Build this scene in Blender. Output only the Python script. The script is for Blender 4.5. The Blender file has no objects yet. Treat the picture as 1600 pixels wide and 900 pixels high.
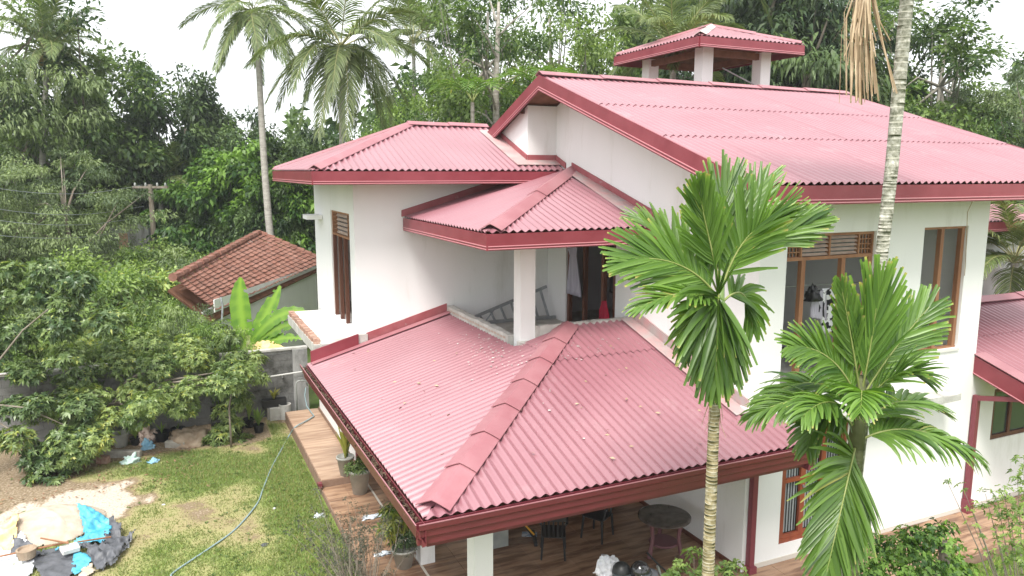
import bpy, math, random
import numpy as np
from mathutils import Vector, Matrix, noise

S = bpy.context.scene
COL = S.collection
rad = math.radians

# ------------------------------------------------------------------ camera
# World: metres, x and y run along the walls of the house, z up, lawn at z = 0.
CAM = np.array([0.0, 0.0, 6.8]); FPX = 1180.0; PIT = rad(8.8); YAW = rad(65.3); ROLL = rad(0.1)
FW = np.array([math.cos(YAW)*math.cos(PIT), math.sin(YAW)*math.cos(PIT), -math.sin(PIT)])
RT = np.array([math.sin(YAW), -math.cos(YAW), 0.0]); UP = np.cross(RT, FW)
cam = bpy.data.cameras.new('camera'); co = bpy.data.objects.new('camera', cam); COL.objects.link(co)
r2 = RT*math.cos(ROLL)+UP*math.sin(ROLL); u2 = -RT*math.sin(ROLL)+UP*math.cos(ROLL)
M = Matrix.Identity(4)
for i in range(3):
    M[i][0], M[i][1], M[i][2], M[i][3] = r2[i], u2[i], -FW[i], CAM[i]
co.matrix_world = M
cam.sensor_width = 36; cam.lens = FPX/1600*36; cam.clip_start = 0.1; cam.clip_end = 3000
S.camera = co

def P(a, b, d):
    """Point of the world seen at photo pixel (a, b) at depth d metres."""
    v = FW + RT*(a-800)/FPX - UP*(b-450)/FPX
    return Vector(CAM + v*d)
def G(a, b, z=0.0):
    v = FW + RT*(a-800)/FPX - UP*(b-450)/FPX
    return Vector(CAM + v*((z-CAM[2])/v[2]))

# ------------------------------------------------------------------ light
SUN_EL, SUN_AZ = rad(58), rad(230)      # azimuth of the sun in the xy plane, measured from +x
w = bpy.data.worlds.new('World'); S.world = w; w.use_nodes = True
nt = w.node_tree; nt.nodes.clear()
out = nt.nodes.new('ShaderNodeOutputWorld'); bg = nt.nodes.new('ShaderNodeBackground')
sky = nt.nodes.new('ShaderNodeTexSky'); sky.sky_type = 'NISHITA'; sky.sun_disc = False
sky.sun_elevation = SUN_EL; sky.sun_rotation = math.pi/2 - SUN_AZ
sky.air_density = 1.0; sky.dust_density = 4.0; sky.ozone_density = 1.0
# a thin closed cloud layer over the sky, slightly uneven
tc = nt.nodes.new('ShaderNodeTexCoord'); mp = nt.nodes.new('ShaderNodeMapping'); mp.inputs['Scale'].default_value = (1, 1, 2.2)
nz = nt.nodes.new('ShaderNodeTexNoise'); nz.inputs['Scale'].default_value = 2.2; nz.inputs['Detail'].default_value = 5
cr = nt.nodes.new('ShaderNodeValToRGB'); cr.color_ramp.elements[0].color = (9.6, 9.9, 10.2, 1); cr.color_ramp.elements[1].color = (13.5, 13.6, 13.6, 1)
cr.color_ramp.elements[0].position = .3; cr.color_ramp.elements[1].position = .7
mx = nt.nodes.new('ShaderNodeMix'); mx.data_type = 'RGBA'; mx.inputs[0].default_value = 0.85
bg.inputs['Strength'].default_value = 0.088
L = nt.links.new
L(tc.outputs['Generated'], mp.inputs['Vector']); L(mp.outputs[0], nz.inputs['Vector']); L(nz.outputs[0], cr.inputs[0])
L(sky.outputs[0], mx.inputs[6]); L(cr.outputs[0], mx.inputs[7]); L(mx.outputs[2], bg.inputs['Color']); L(bg.outputs[0], out.inputs[0])
sd = bpy.data.lights.new('sun', 'SUN'); sd.energy = 2.7; sd.angle = rad(22); sd.color = (1, .96, .9)
so = bpy.data.objects.new('sun', sd); COL.objects.link(so)
sdir = Vector((math.cos(SUN_EL)*math.cos(SUN_AZ), math.cos(SUN_EL)*math.sin(SUN_AZ), math.sin(SUN_EL)))
so.rotation_euler = sdir.to_track_quat('Z', 'Y').to_euler(); so.location = (0, 0, 30)
S.view_settings.view_transform = 'Standard'; S.view_settings.look = 'None'
S.view_settings.exposure = 0.88; S.view_settings.gamma = 1.0
S.cycles.max_bounces = 8; S.cycles.transparent_max_bounces = 8

# ------------------------------------------------------------------ materials
def mat(name, col, rough=.8, col2=None, scale=3.0, spec=.3, metal=0.0, bump=0.0, bscale=40.0, detail=6, ramp=(.35, .65),
        col3=None, scale3=.6, ramp3=(.55, .7), rnd=0.0, trans=0.0, coords='Object', stretch=None):
    m = bpy.data.materials.new(name); m.use_nodes = True
    t = m.node_tree; N = t.nodes; b = N['Principled BSDF']; l = t.links.new
    b.inputs['Roughness'].default_value = rough; b.inputs['Metallic'].default_value = metal
    b.inputs['Specular IOR Level'].default_value = spec
    c = tuple(col)+(1,)
    b.inputs['Base Color'].default_value = c
    if coords == 'World': src = N.new('ShaderNodeNewGeometry').outputs['Position']
    else: src = N.new('ShaderNodeTexCoord').outputs[coords]
    if stretch:
        mpn = N.new('ShaderNodeMapping'); mpn.inputs['Scale'].default_value = stretch; l(src, mpn.inputs[0]); src = mpn.outputs[0]
    cur = None
    if col2 is not None:
        n = N.new('ShaderNodeTexNoise'); n.inputs['Scale'].default_value = scale; n.inputs['Detail'].default_value = detail; l(src, n.inputs[0])
        r = N.new('ShaderNodeValToRGB'); r.color_ramp.elements[0].position, r.color_ramp.elements[1].position = ramp
        r.color_ramp.elements[0].color = c; r.color_ramp.elements[1].color = tuple(col2)+(1,)
        l(n.outputs[0], r.inputs[0]); cur = r.outputs[0]
    if col3 is not None:
        n = N.new('ShaderNodeTexNoise'); n.inputs['Scale'].default_value = scale3; n.inputs['Detail'].default_value = 8; n.inputs['Roughness'].default_value = .7; l(src, n.inputs[0])
        r = N.new('ShaderNodeMapRange'); r.inputs[1].default_value, r.inputs[2].default_value = ramp3; l(n.outputs[0], r.inputs[0])
        x = N.new('ShaderNodeMix'); x.data_type = 'RGBA'; l(r.outputs[0], x.inputs[0])
        if cur: l(cur, x.inputs[6])
        else: x.inputs[6].default_value = c
        x.inputs[7].default_value = tuple(col3)+(1,); cur = x.outputs[2]
    if rnd:
        oi = N.new('ShaderNodeObjectInfo'); mr = N.new('ShaderNodeMapRange'); mr.inputs[3].default_value = 1-rnd; mr.inputs[4].default_value = 1+rnd
        l(oi.outputs['Random'], mr.inputs[0]); h = N.new('ShaderNodeHueSaturation'); l(mr.outputs[0], h.inputs['Value'])
        if cur: l(cur, h.inputs['Color'])
        else: h.inputs['Color'].default_value = c
        cur = h.outputs[0]
    if cur: l(cur, b.inputs['Base Color'])
    if bump:
        n = N.new('ShaderNodeTexNoise'); n.inputs['Scale'].default_value = bscale; n.inputs['Detail'].default_value = 4; l(src, n.inputs[0])
        bp = N.new('ShaderNodeBump'); bp.inputs['Strength'].default_value = bump; bp.inputs['Distance'].default_value = .02
        l(n.outputs[0], bp.inputs['Height']); l(bp.outputs[0], b.inputs['Normal'])
    return m

def leafmat(name, dark, light, rough=.5, trans=.25, yellow=None, spec=.35):
    """Leaf colour picked per leaf by the attribute 'tone' and a little per plant."""
    m = bpy.data.materials.new(name); m.use_nodes = True; t = m.node_tree; N = t.nodes; l = t.links.new
    b = N['Principled BSDF']; b.inputs['Roughness'].default_value = rough; b.inputs['Specular IOR Level'].default_value = spec
    at = N.new('ShaderNodeAttribute'); at.attribute_name = 'tone'
    r = N.new('ShaderNodeValToRGB'); e = r.color_ramp.elements
    e[0].color = tuple(dark)+(1,); e[1].color = tuple(light)+(1,); e[0].position = .1; e[1].position = .85
    if yellow: q = e.new(.97); q.color = tuple(yellow)+(1,)
    l(at.outputs['Fac'], r.inputs[0])
    oi = N.new('ShaderNodeObjectInfo'); mr = N.new('ShaderNodeMapRange'); mr.inputs[3].default_value = .82; mr.inputs[4].default_value = 1.2
    l(oi.outputs['Random'], mr.inputs[0]); h = N.new('ShaderNodeHueSaturation'); l(mr.outputs[0], h.inputs['Value']); l(r.outputs[0], h.inputs['Color'])
    l(h.outputs[0], b.inputs['Base Color'])
    tr = N.new('ShaderNodeBsdfTranslucent'); g = N.new('ShaderNodeMix'); g.data_type = 'RGBA'; g.blend_type = 'MULTIPLY'; g.inputs[0].default_value = 1
    l(h.outputs[0], g.inputs[6]); g.inputs[7].default_value = (1.5, 1.6, .7, 1); l(g.outputs[2], tr.inputs[0])
    ms = N.new('ShaderNodeMixShader'); ms.inputs[0].default_value = trans
    l(b.outputs[0], ms.inputs[1]); l(tr.outputs[0], ms.inputs[2]); l(ms.outputs[0], N['Material Output'].inputs[0])
    return m

RED = (.36, .07, .085)
M_ = {}
M_['roof'] = mat('roof_paint', (.315, .132, .157), .44, (.275, .106, .13), .7, spec=1.0, bump=.05, bscale=25, col3=(.42, .27, .28), scale3=1.0, ramp3=(.58, .95), rnd=.03)
M_['roof'].node_tree.nodes['Principled BSDF'].inputs['Coat Weight'].default_value = .6; M_['roof'].node_tree.nodes['Principled BSDF'].inputs['Coat Roughness'].default_value = .3
M_['roof_dusty'] = mat('roof_dusty', (.46, .13, .145), .55, (.44, .20, .21), 1.8, spec=.5, bump=.15, bscale=25, col3=(.44, .38, .36), scale3=1.6, ramp3=(.5, .72), rnd=.04)
M_['ridge'] = mat('ridge_paint', (.33, .13, .15), .46, (.37, .165, .185), 2.5, spec=.6, bump=.2, bscale=18, rnd=.06)
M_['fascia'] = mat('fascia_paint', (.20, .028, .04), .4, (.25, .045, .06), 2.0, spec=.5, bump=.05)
M_['rib_highlight'] = mat('fascia_rib', (.60, .26, .29), .4, spec=.5)  # pale tone puts the highlight on the raised ribs into their colour
M_['gutter'] = mat('gutter_paint', (.15, .03, .04), .32, (.17, .032, .042), 2.5, spec=.6)
M_['pipe'] = mat('pipe_paint', (.19, .04, .055), .4, spec=.5)
M_['white'] = mat('white_plaster', (.84, .84, .84), .85, (.80, .805, .80), .9, spec=.15, bump=.06, bscale=30, col3=(.56, .56, .51), scale3=1.6, ramp3=(.56, .92), stretch=(1, 1, .22))
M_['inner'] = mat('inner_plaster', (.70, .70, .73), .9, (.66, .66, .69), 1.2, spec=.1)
M_['concrete'] = mat('raw_concrete', (.42, .41, .38), .9, (.55, .54, .51), 4, spec=.2, bump=.4, bscale=30, col3=(.25, .24, .22), scale3=3, ramp3=(.55, .8))
M_['slabtop'] = mat('slab_screed', (.70, .69, .65), .9, (.60, .59, .56), 3, spec=.15, bump=.3, bscale=20, col3=(.42, .40, .37), scale3=4, ramp3=(.62, .85))
M_['brickdust'] = mat('plastered_brick', (.40, .31, .26), .95, (.46, .38, .33), 14, spec=.1, bump=.4)
M_['brick'] = mat('fired_brick', (.36, .19, .14), .9, (.48, .34, .27), 14, spec=.1, bump=.4, rnd=.2)
M_['wood'] = mat('window_wood', (.34, .17, .09), .6, (.25, .115, .06), 5, spec=.3, stretch=(1, 1, .15))
M_['darkwood'] = mat('dark_wood', (.16, .065, .04), .55, (.11, .045, .03), 5, spec=.35, stretch=(1, 1, .15))
M_['redwood'] = mat('varnished_wood', (.30, .075, .035), .4, (.21, .05, .025), 6, spec=.5, stretch=(1, 1, .15))
M_['louver'] = mat('louver_wood', (.42, .33, .27), .7, (.34, .25, .20), 8, spec=.2)
M_['soffit'] = mat('soffit_wood', (.24, .12, .075), .8, (.17, .085, .055), 4, spec=.15)
M_['tile'] = mat('terrace_tile', (.37, .23, .145), .42, (.17, .092, .055), 2.6, spec=.4, rnd=.07, detail=5, stretch=(.55, 3.2, 1), ramp=(.40, .60), col3=(.42, .31, .22), scale3=5, ramp3=(.5, .9), coords='World')
M_['tile_pale'] = mat('terrace_tile_pale', (.46, .32, .225), .4, (.31, .195, .13), 2.4, spec=.4, rnd=.06, detail=5, stretch=(.5, 3.6, 1), ramp=(.36, .64), col3=(.5, .38, .29), scale3=5, ramp3=(.55, .9), coords='World')
M_['tileedge'] = mat('terrace_mortar', (.22, .14, .10), .8, (.28, .19, .14), 8, spec=.2)
M_['grouttrim'] = mat('pale_trim', (.6, .56, .5), .7)
M_['block'] = mat('cement_block', (.20, .20, .195), .95, (.30, .30, .295), 2.2, spec=.1, bump=.5, bscale=35, rnd=.06, col3=(.07, .07, .065), scale3=1.1, ramp3=(.42, .62), coords='World')
M_['wallstain'] = mat('stained_render', (.30, .30, .295), .95, (.40, .40, .395), 1.6, spec=.1, bump=.4, bscale=30, col3=(.06, .06, .055), scale3=1.2, ramp3=(.46, .66), stretch=(1, 1, .45))
M_['black'] = mat('black_plastic', (.018, .019, .02), .45, spec=.5)
M_['charcoal'] = mat('charcoal_sheet', (.075, .08, .09), .5, (.12, .125, .14), 4, spec=.5)
M_['grey'] = mat('grey_plastic', (.34, .36, .34), .6, (.27, .29, .27), 5, spec=.35)
M_['alu'] = mat('aluminium', (.42, .44, .46), .4, (.30, .32, .34), 6, metal=.6, spec=.5)
M_['cloth_white'] = mat('white_cloth', (.74, .75, .77), .9, (.62, .63, .66), 5)
M_['bluetarp'] = mat('blue_tarp', (.05, .34, .50), .4, (.14, .48, .62), 5, spec=.5)
M_['whitesheet'] = mat('white_sheet', (.72, .74, .78), .5, (.60, .62, .66), 4, spec=.4)
M_['orange'] = mat('orange_sack', (.75, .45, .17), .8, (.80, .62, .36), 6)
M_['sand'] = mat('sand', (.44, .37, .29), .95, (.56, .49, .40), 5, spec=.1, bump=.6, bscale=60)
M_['dirt'] = mat('dirt', (.30, .22, .155), .95, (.40, .32, .24), 6, spec=.1, bump=.6, bscale=50)
M_['hose'] = mat('hose_rubber', (.22, .31, .33), .5, (.27, .36, .38), 20)
M_['glass'] = mat('window_glass', (.05, .06, .065), .08, spec=.8)
M_['curtain'] = mat('grey_curtain', (.42, .45, .46), .8, (.28, .31, .33), 1.2, stretch=(14, 14, .3), ramp=(.42, .58))
M_['rooftile'] = mat('clay_tile', (.25, .115, .085), .85, (.31, .165, .13), 3.5, spec=.15, bump=.4, bscale=30, rnd=.14, col3=(.13, .07, .055), scale3=2.0, ramp3=(.50, .8))
M_['bark'] = mat('bark', (.17, .14, .11), .95, (.27, .24, .20), 6, spec=.1, bump=.6, bscale=20, stretch=(1, 1, .4))
M_['palebark'] = mat('pale_bark', (.36, .34, .30), .95, (.22, .20, .17), 5, spec=.1, bump=.5, bscale=18, stretch=(1, 1, 2.5))
M_['pottery'] = mat('grey_pot', (.46, .46, .42), .8, (.36, .36, .33), 5, spec=.2, bump=.1)
M_['deadleaf'] = mat('dead_leaf', (.36, .26, .16), .85, (.50, .39, .27), 5, spec=.15)
M_['marble'] = mat('table_stone', (.055, .045, .04), .25, (.12, .10, .09), 7, spec=.6)
M_['purple'] = mat('table_leg_paint', (.17, .075, .085), .5, spec=.4)
M_['yellow'] = mat('yellow_paint', (.70, .38, .04), .5, spec=.4)
M_['red_cloth'] = mat('red_cloth', (.42, .02, .05), .9, (.3, .015, .04), 6)
M_['lav_cloth'] = mat('lavender_cloth', (.47, .45, .53), .9, (.38, .36, .44), 4, stretch=(6, 6, .4))
M_['stone'] = mat('loose_stone', (.40, .38, .34), .95, (.28, .26, .23), 6, spec=.1, bump=.5)
L_ = {}
L_['areca'] = leafmat('areca_leaf', (.045, .11, .02), (.18, .31, .055), .34, .30, (.36, .33, .10), .5)
L_['coco'] = leafmat('coconut_leaf', (.06, .10, .035), (.24, .30, .11), .42, .22, (.34, .36, .16), .45)
L_['dark'] = leafmat('dark_leaf', (.025, .055, .02), (.14, .21, .075), .5, .2)
L_['mid'] = leafmat('mid_leaf', (.045, .095, .025), (.19, .28, .075), .5, .28)
L_['light'] = leafmat('light_leaf', (.10, .17, .045), (.29, .40, .11), .5, .32)
L_['citdark'] = leafmat('broad_dark_leaf', (.055, .105, .04), (.21, .29, .10), .38, .2, (.34, .38, .1), .5)
L_['grey'] = leafmat('grey_leaf', (.08, .12, .055), (.25, .32, .14), .5, .22)
L_['shrub'] = leafmat('shrub_leaf', (.09, .15, .045), (.30, .40, .13), .5, .3, (.34, .36, .1))
L_['citrus'] = leafmat('citrus_leaf', (.08, .135, .04), (.30, .38, .13), .4, .25, (.36, .38, .08), .45)
L_['banana'] = leafmat('banana_leaf', (.07, .19, .03), (.25, .42, .055), .38, .4, None, .45)
L_['croton'] = leafmat('croton_leaf', (.06, .12, .02), (.42, .42, .09), .45, .25, (.62, .55, .15))
L_['twig'] = leafmat('twig_leaf', (.05, .06, .045), (.15, .16, .11), .7, .15)
L_['grass'] = leafmat('grass_blade', (.25, .24, .12), (.19, .27, .08), .6, .3, (.34, .30, .14))
L_['vine'] = leafmat('vine_leaf', (.035, .09, .02), (.19, .33, .055), .45, .25)

# ------------------------------------------------------------------ object helpers
def link(name, me, m=None, parent=None, label=None, cat=None, group=None, kind=None):
    o = bpy.data.objects.new(name, me); COL.objects.link(o)
    if me is not None and m is not None:
        for q in (m if isinstance(m, (list, tuple)) else [m]):
            me.materials.append(q)
    if parent is not None: o.parent = parent
    if label: o['label'] = label
    if cat: o['category'] = cat
    if group: o['group'] = group
    if kind: o['kind'] = kind
    return o
def thing(name, label, cat, loc=(0, 0, 0), rz=0, group=None):
    o = link(name, None, None, None, label, cat, group)
    o.location = loc; o.rotation_euler = (0, 0, rz); o.empty_display_size = .2
    return o
class MB:
    """Collects simple solids into one mesh."""
    def __init__(s): s.v = []; s.f = []; s.mi = []
    def add(s, vs, fs, mi=0):
        b = len(s.v); s.v += [tuple(q) for q in vs]; s.f += [tuple(b+i for i in f) for f in fs]; s.mi += [mi]*len(fs)
    def box(s, x0, x1, y0, y1, z0, z1, mi=0):
        vs = [(x, y, z) for z in (z0, z1) for x, y in ((x0, y0), (x1, y0), (x1, y1), (x0, y1))]
        s.add(vs, [(3, 2, 1, 0), (4, 5, 6, 7), (0, 1, 5, 4), (1, 2, 6, 5), (2, 3, 7, 6), (3, 0, 4, 7)], mi); return s
    def hexa(s, bot, top, mi=0):
        n = len(bot); s.add(list(bot)+list(top), [tuple(range(n))[::-1], tuple(range(n, 2*n))]+[(i, (i+1) % n, n+(i+1) % n, n+i) for i in range(n)], mi); return s
    def bar(s, p, q, wd, ht, up=(0, 0, 1), mi=0):
        p = Vector(p); q = Vector(q); d = (q-p).normalized(); u = Vector(up); sd_ = d.cross(u)
        if sd_.length < 1e-4: sd_ = d.cross(Vector((1, 0, 0)))
        sd_.normalize(); u = sd_.cross(d).normalized()
        vs = [c+sd_*a*wd/2+u*b*ht/2 for c in (p, q) for a, b in ((-1, -1), (1, -1), (1, 1), (-1, 1))]
        s.add(vs, [(0, 1, 2, 3), (7, 6, 5, 4), (0, 4, 5, 1), (1, 5, 6, 2), (2, 6, 7, 3), (3, 7, 4, 0)], mi); return s
    def tube(s, pts, rs, n=8, mi=0, cap=True):
        pts = [Vector(p) for p in pts]
        if not isinstance(rs, (list, tuple)): rs = [rs]*len(pts)
        b = len(s.v); ref = None
        for i, p in enumerate(pts):
            d = (pts[min(i+1, len(pts)-1)]-pts[max(i-1, 0)])
            d = d.normalized() if d.length > 1e-9 else Vector((0, 0, 1))
            if ref is None: ref = Vector((1, 0, 0)) if abs(d.x) < .8 else Vector((0, 1, 0))
            a = d.cross(ref)
            a = a.normalized() if a.length > 1e-6 else Vector((0, 1, 0)); c = a.cross(d); ref = c if c.length > .1 else ref
            for k in range(n):
                t = 2*math.pi*k/n; s.v.append(tuple(p+(a*math.cos(t)+c*math.sin(t))*rs[i]))
        for i in range(len(pts)-1):
            for k in range(n):
                s.f.append((b+i*n+k, b+i*n+(k+1) % n, b+(i+1)*n+(k+1) % n, b+(i+1)*n+k)); s.mi.append(mi)
        if cap:
            s.f.append(tuple(b+k for k in range(n))[::-1]); s.mi.append(mi)
            e = b+(len(pts)-1)*n; s.f.append(tuple(e+k for k in range(n))); s.mi.append(mi)
        return s
    def lathe(s, prof, c=(0, 0, 0), n=20, mi=0):
        b = len(s.v)
        for r, z in prof:
            for k in range(n):
                t = 2*math.pi*k/n; s.v.append((c[0]+r*math.cos(t), c[1]+r*math.sin(t), c[2]+z))
        for i in range(len(prof)-1):
            for k in range(n):
                s.f.append((b+i*n+k, b+i*n+(k+1) % n, b+(i+1)*n+(k+1) % n, b+(i+1)*n+k)); s.mi.append(mi)
        return s
    def build(s, name, m, parent=None, smooth=False, **k):
        me = bpy.data.meshes.new(name); me.from_pydata(s.v, [], s.f)
        if any(s.mi): me.polygons.foreach_set('material_index', s.mi)
        if smooth: me.polygons.foreach_set('use_smooth', [True]*len(me.polygons))
        me.update()
        o = link(name, me, m, parent, **k)
        return o
def bevel(o, wd=.01, seg=1):
    b = o.modifiers.new('bevel', 'BEVEL'); b.width = wd; b.segments = seg; b.limit_method = 'ANGLE'; return o
def boxes(name, m, parent, *bs, **k):
    mb = MB()
    for b in bs: mb.box(*b)
    return mb.build(name, m, parent, **k)
def grid_mesh(name, X, Y, Z, m, parent=None, smooth=True, mask=None, tone=None, **k):
    h, w_ = X.shape
    v = np.stack([X, Y, Z], -1).reshape(-1, 3).astype(np.float32)
    i = np.arange((h-1)*(w_-1)); r = i//(w_-1); c = i % (w_-1); a = r*w_+c
    f = np.stack([a, a+1, a+1+w_, a+w_], 1)
    if mask is not None: f = f[mask[:-1, :-1].reshape(-1)]
    return raw_mesh(name, v, f, m, parent, smooth, tone, **k)
def raw_mesh(name, v, f, m, parent=None, smooth=False, tone=None, **k):
    me = bpy.data.meshes.new(name); nf, q = f.shape
    me.vertices.add(len(v)); me.vertices.foreach_set('co', np.asarray(v, np.float32).reshape(-1))
    me.loops.add(nf*q); me.loops.foreach_set('vertex_index', f.reshape(-1).astype(np.int32))
    me.polygons.add(nf); me.polygons.foreach_set('loop_start', np.arange(0, nf*q, q, dtype=np.int32)); me.polygons.foreach_set('loop_total', np.full(nf, q, np.int32))
    if smooth: me.polygons.foreach_set('use_smooth', np.ones(nf, bool))
    if tone is not None:
        a = me.attributes.new('tone', 'FLOAT', 'POINT'); a.data.foreach_set('value', np.asarray(tone, np.float32))
    me.update(calc_edges=True)
    return link(name, me, m, parent, **k)
def dup(o, loc=None, rz=None, sc=None, label=None, group=None, cat=None, parent=None, keep=None):
    c = o.copy(); COL.objects.link(c)
    if parent is not None: c.parent = parent
    if loc is not None: c.location = loc
    if rz is not None: c.rotation_euler = (0, 0, rz)
    if sc is not None: c.scale = sc if isinstance(sc, (tuple, list)) else (sc, sc, sc)
    if label: c['label'] = label
    if group: c['group'] = group
    if cat: c['category'] = cat
    for ch in list(o.children):
        dup(ch, parent=c)
    return c
rng = np.random.default_rng(7)
random.seed(7)
# ================================================================== THE SETTING: ground
PIECE = {}
def fbm(x, y, s=1.0, o=4, seed=0.0):
    return noise.fractal(Vector((x*s+seed, y*s-seed, seed*.37)), 1.0, 2.0, o)
def grassiness(x, y):
    """1 where the lawn is green and dense, 0 where it is worn to sand."""
    g = .60+.38*fbm(x, y, .55, 4, 3.1)+.25*fbm(x, y, 2.1, 3, 9.7)
    d = math.hypot((x+2.1)/1.15, (y-17.2)/1.15)        # bare sand round the heap
    g -= 1.6*max(0, 1-d/1.25)
    g += .75*math.exp(-((x-2.25)/.55)**2) * (1 if 12 < y < 20.6 else .5)   # lush along the terrace
    g += .50*math.exp(-(((x-.1)/1.5)**2+((y-17.9)/1.0)**2))
    g -= .5*math.exp(-(((x-1.7)/.5)**2+((y-18.7)/.5)**2))
    g -= .16*math.exp(-(((x-.4)/.9)**2+((y-14.6)/1.3)**2))
    g -= 1.2*max(0, min(1, (y-19.2)/.6)) * (1 if x < 2.2 else .4)          # dirt under the trees by the wall
    g -= .45*max(0, min(1, (-1.9-x)/.8)) * max(0, min(1, (y-16)/1.0))
    d2 = math.hypot((x+1.9)/1.35, (y-17.0)/1.35)+.35*fbm(x, y, 1.6, 3, 20)
    g = max(.17, g)
    return max(0, min(1, g, max(0, (d2-.75)*1.6)))
xs = np.arange(-7, 2.75, .075); ys = np.arange(9, 21.3, .075)
XX, YY = np.meshgrid(xs, ys); ZZ = np.zeros_like(XX); TT = np.zeros_like(XX)
for i in range(XX.shape[0]):
    for j in range(XX.shape[1]):
        x, y = XX[i, j], YY[i, j]; g = grassiness(x, y); TT[i, j] = g
        ZZ[i, j] = .012*fbm(x, y, 2.3, 3)+.004
def groundmat():
    m = bpy.data.materials.new('yard_ground'); m.use_nodes = True; t = m.node_tree; N = t.nodes; l = t.links.new
    b = N['Principled BSDF']; b.inputs['Roughness'].default_value = .95; b.inputs['Specular IOR Level'].default_value = .1
    at = N.new('ShaderNodeAttribute'); at.attribute_name = 'tone'
    tcn = N.new('ShaderNodeTexCoord'); n = N.new('ShaderNodeTexNoise'); n.inputs['Scale'].default_value = 22; n.inputs['Detail'].default_value = 6; l(tcn.outputs['Object'], n.inputs[0])
    ma = N.new('ShaderNodeMath'); ma.operation = 'MULTIPLY_ADD'; ma.inputs[1].default_value = .5; ma.inputs[2].default_value = -.25; l(n.outputs[0], ma.inputs[0])
    ad = N.new('ShaderNodeMath'); ad.operation = 'ADD'; l(at.outputs['Fac'], ad.inputs[0]); l(ma.outputs[0], ad.inputs[1])
    r = N.new('ShaderNodeValToRGB'); e = r.color_ramp.elements
    e[0].position = .0; e[0].color = (.52, .46, .39, 1); e[1].position = .9; e[1].color = (.17, .24, .06, 1)
    for p_, c_ in ((.10, (.36, .29, .21, 1)), (.2, (.20, .15, .095, 1)), (.36, (.33, .29, .15, 1)), (.60, (.28, .29, .12, 1))):
        q = e.new(p_); q.color = c_
    l(ad.outputs[0], r.inputs[0]); l(r.outputs[0], b.inputs['Base Color'])
    bp = N.new('ShaderNodeBump'); bp.inputs['Strength'].default_value = .5; bp.inputs['Distance'].default_value = .03; l(n.outputs[0], bp.inputs['Height']); l(bp.outputs[0], b.inputs['Normal'])
    return m
GM = groundmat()
yard = grid_mesh('lawn', XX, YY, ZZ, GM, tone=TT.reshape(-1), kind='structure')
# the wide ground to the horizon, with the yard's hole covered by the lawn sheet above it
me = MB(); me.add([(-900, -900, -.03), (900, -900, -.03), (900, 900, -.03), (-900, 900, -.03)], [(0, 1, 2, 3)])
gr = me.build('ground', mat('ground_soil', (.07, .10, .03), .95, (.20, .17, .11), .35, spec=.1, col3=(.10, .16, .04), scale3=2, ramp3=(.4, .6)), kind='structure')
# grass to the right of the house, below the side terrace
me = MB(); me.add([(8.6, 2.5, -.004), (24, 2.5, -.004), (24, 7.83, -.004), (8.6, 7.83, -.004)], [(0, 1, 2, 3)])
me.build('side_lawn', mat('side_grass', (.07, .14, .02), .95, (.17, .25, .05), 5, spec=.1, bump=.6), kind='structure')
# low wooded hill behind everything
hx = np.linspace(-120, 160, 60); hy = np.linspace(62, 200, 30); HX, HY = np.meshgrid(hx, hy); HZ = np.zeros_like(HX)
for i in range(HX.shape[0]):
    for j in range(HX.shape[1]):
        HZ[i, j] = -1+max(0, min(1, (HY[i, j]-62)/50))*(7+3*fbm(HX[i, j], HY[i, j], .03, 4))
grid_mesh('hill', HX, HY, HZ, mat('hill_cover', (.035, .07, .018), .95, (.08, .13, .035), .8, bump=.8, bscale=2), kind='structure')

# grass blades: nobody could count them
def blades(name, n, x0, x1, y0, y1, dens, h, m, z=0.0, wd=.012):
    pts = []
    r_ = random.Random(5)
    while len(pts) < n:
        x = r_.uniform(x0, x1); y = r_.uniform(y0, y1); d = dens(x, y)
        if r_.random() < d: pts.append((x, y, d))
    p = np.array(pts); n = len(p); r = np.random.default_rng(3)
    a = r.uniform(0, 2*np.pi, n); hh = h*(.45+.8*p[:, 2])*r.uniform(.5, 1.3, n)
    lean = r.uniform(.1, .75, n)*hh; la = r.uniform(0, 2*np.pi, n)
    b = np.stack([p[:, 0], p[:, 1], np.full(n, z)], 1); sv = np.stack([np.cos(a), np.sin(a), 0*a], 1)*(wd*r.uniform(.6, 1.3, n))[:, None]
    tip = b+np.stack([np.cos(la)*lean, np.sin(la)*lean, hh], 1)
    v = np.stack([b-sv, b+sv, tip], 1).reshape(-1, 3); f = np.arange(3*n).reshape(n, 3)
    tone = np.repeat(np.clip(.15+.75*p[:, 2]+r.normal(0, .16, n), 0, 1), 3)
    return raw_mesh(name, v, f, m, tone=tone, kind='stuff', label='short uneven green and straw coloured grass of the yard' if z < .01 and x0 < 0 else 'short grass at the foot of the side terrace', cat='grass')
blades('grass', 85000, -5, 2.64, 10.5, 20.9, lambda x, y: max(0.0, grassiness(x, y)-.17), .055, L_['grass'])
blades('grass', 14000, 10.2, 17.5, 5.6, 7.8, lambda x, y: .8, .07, L_['grass'], z=-.004)

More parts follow.
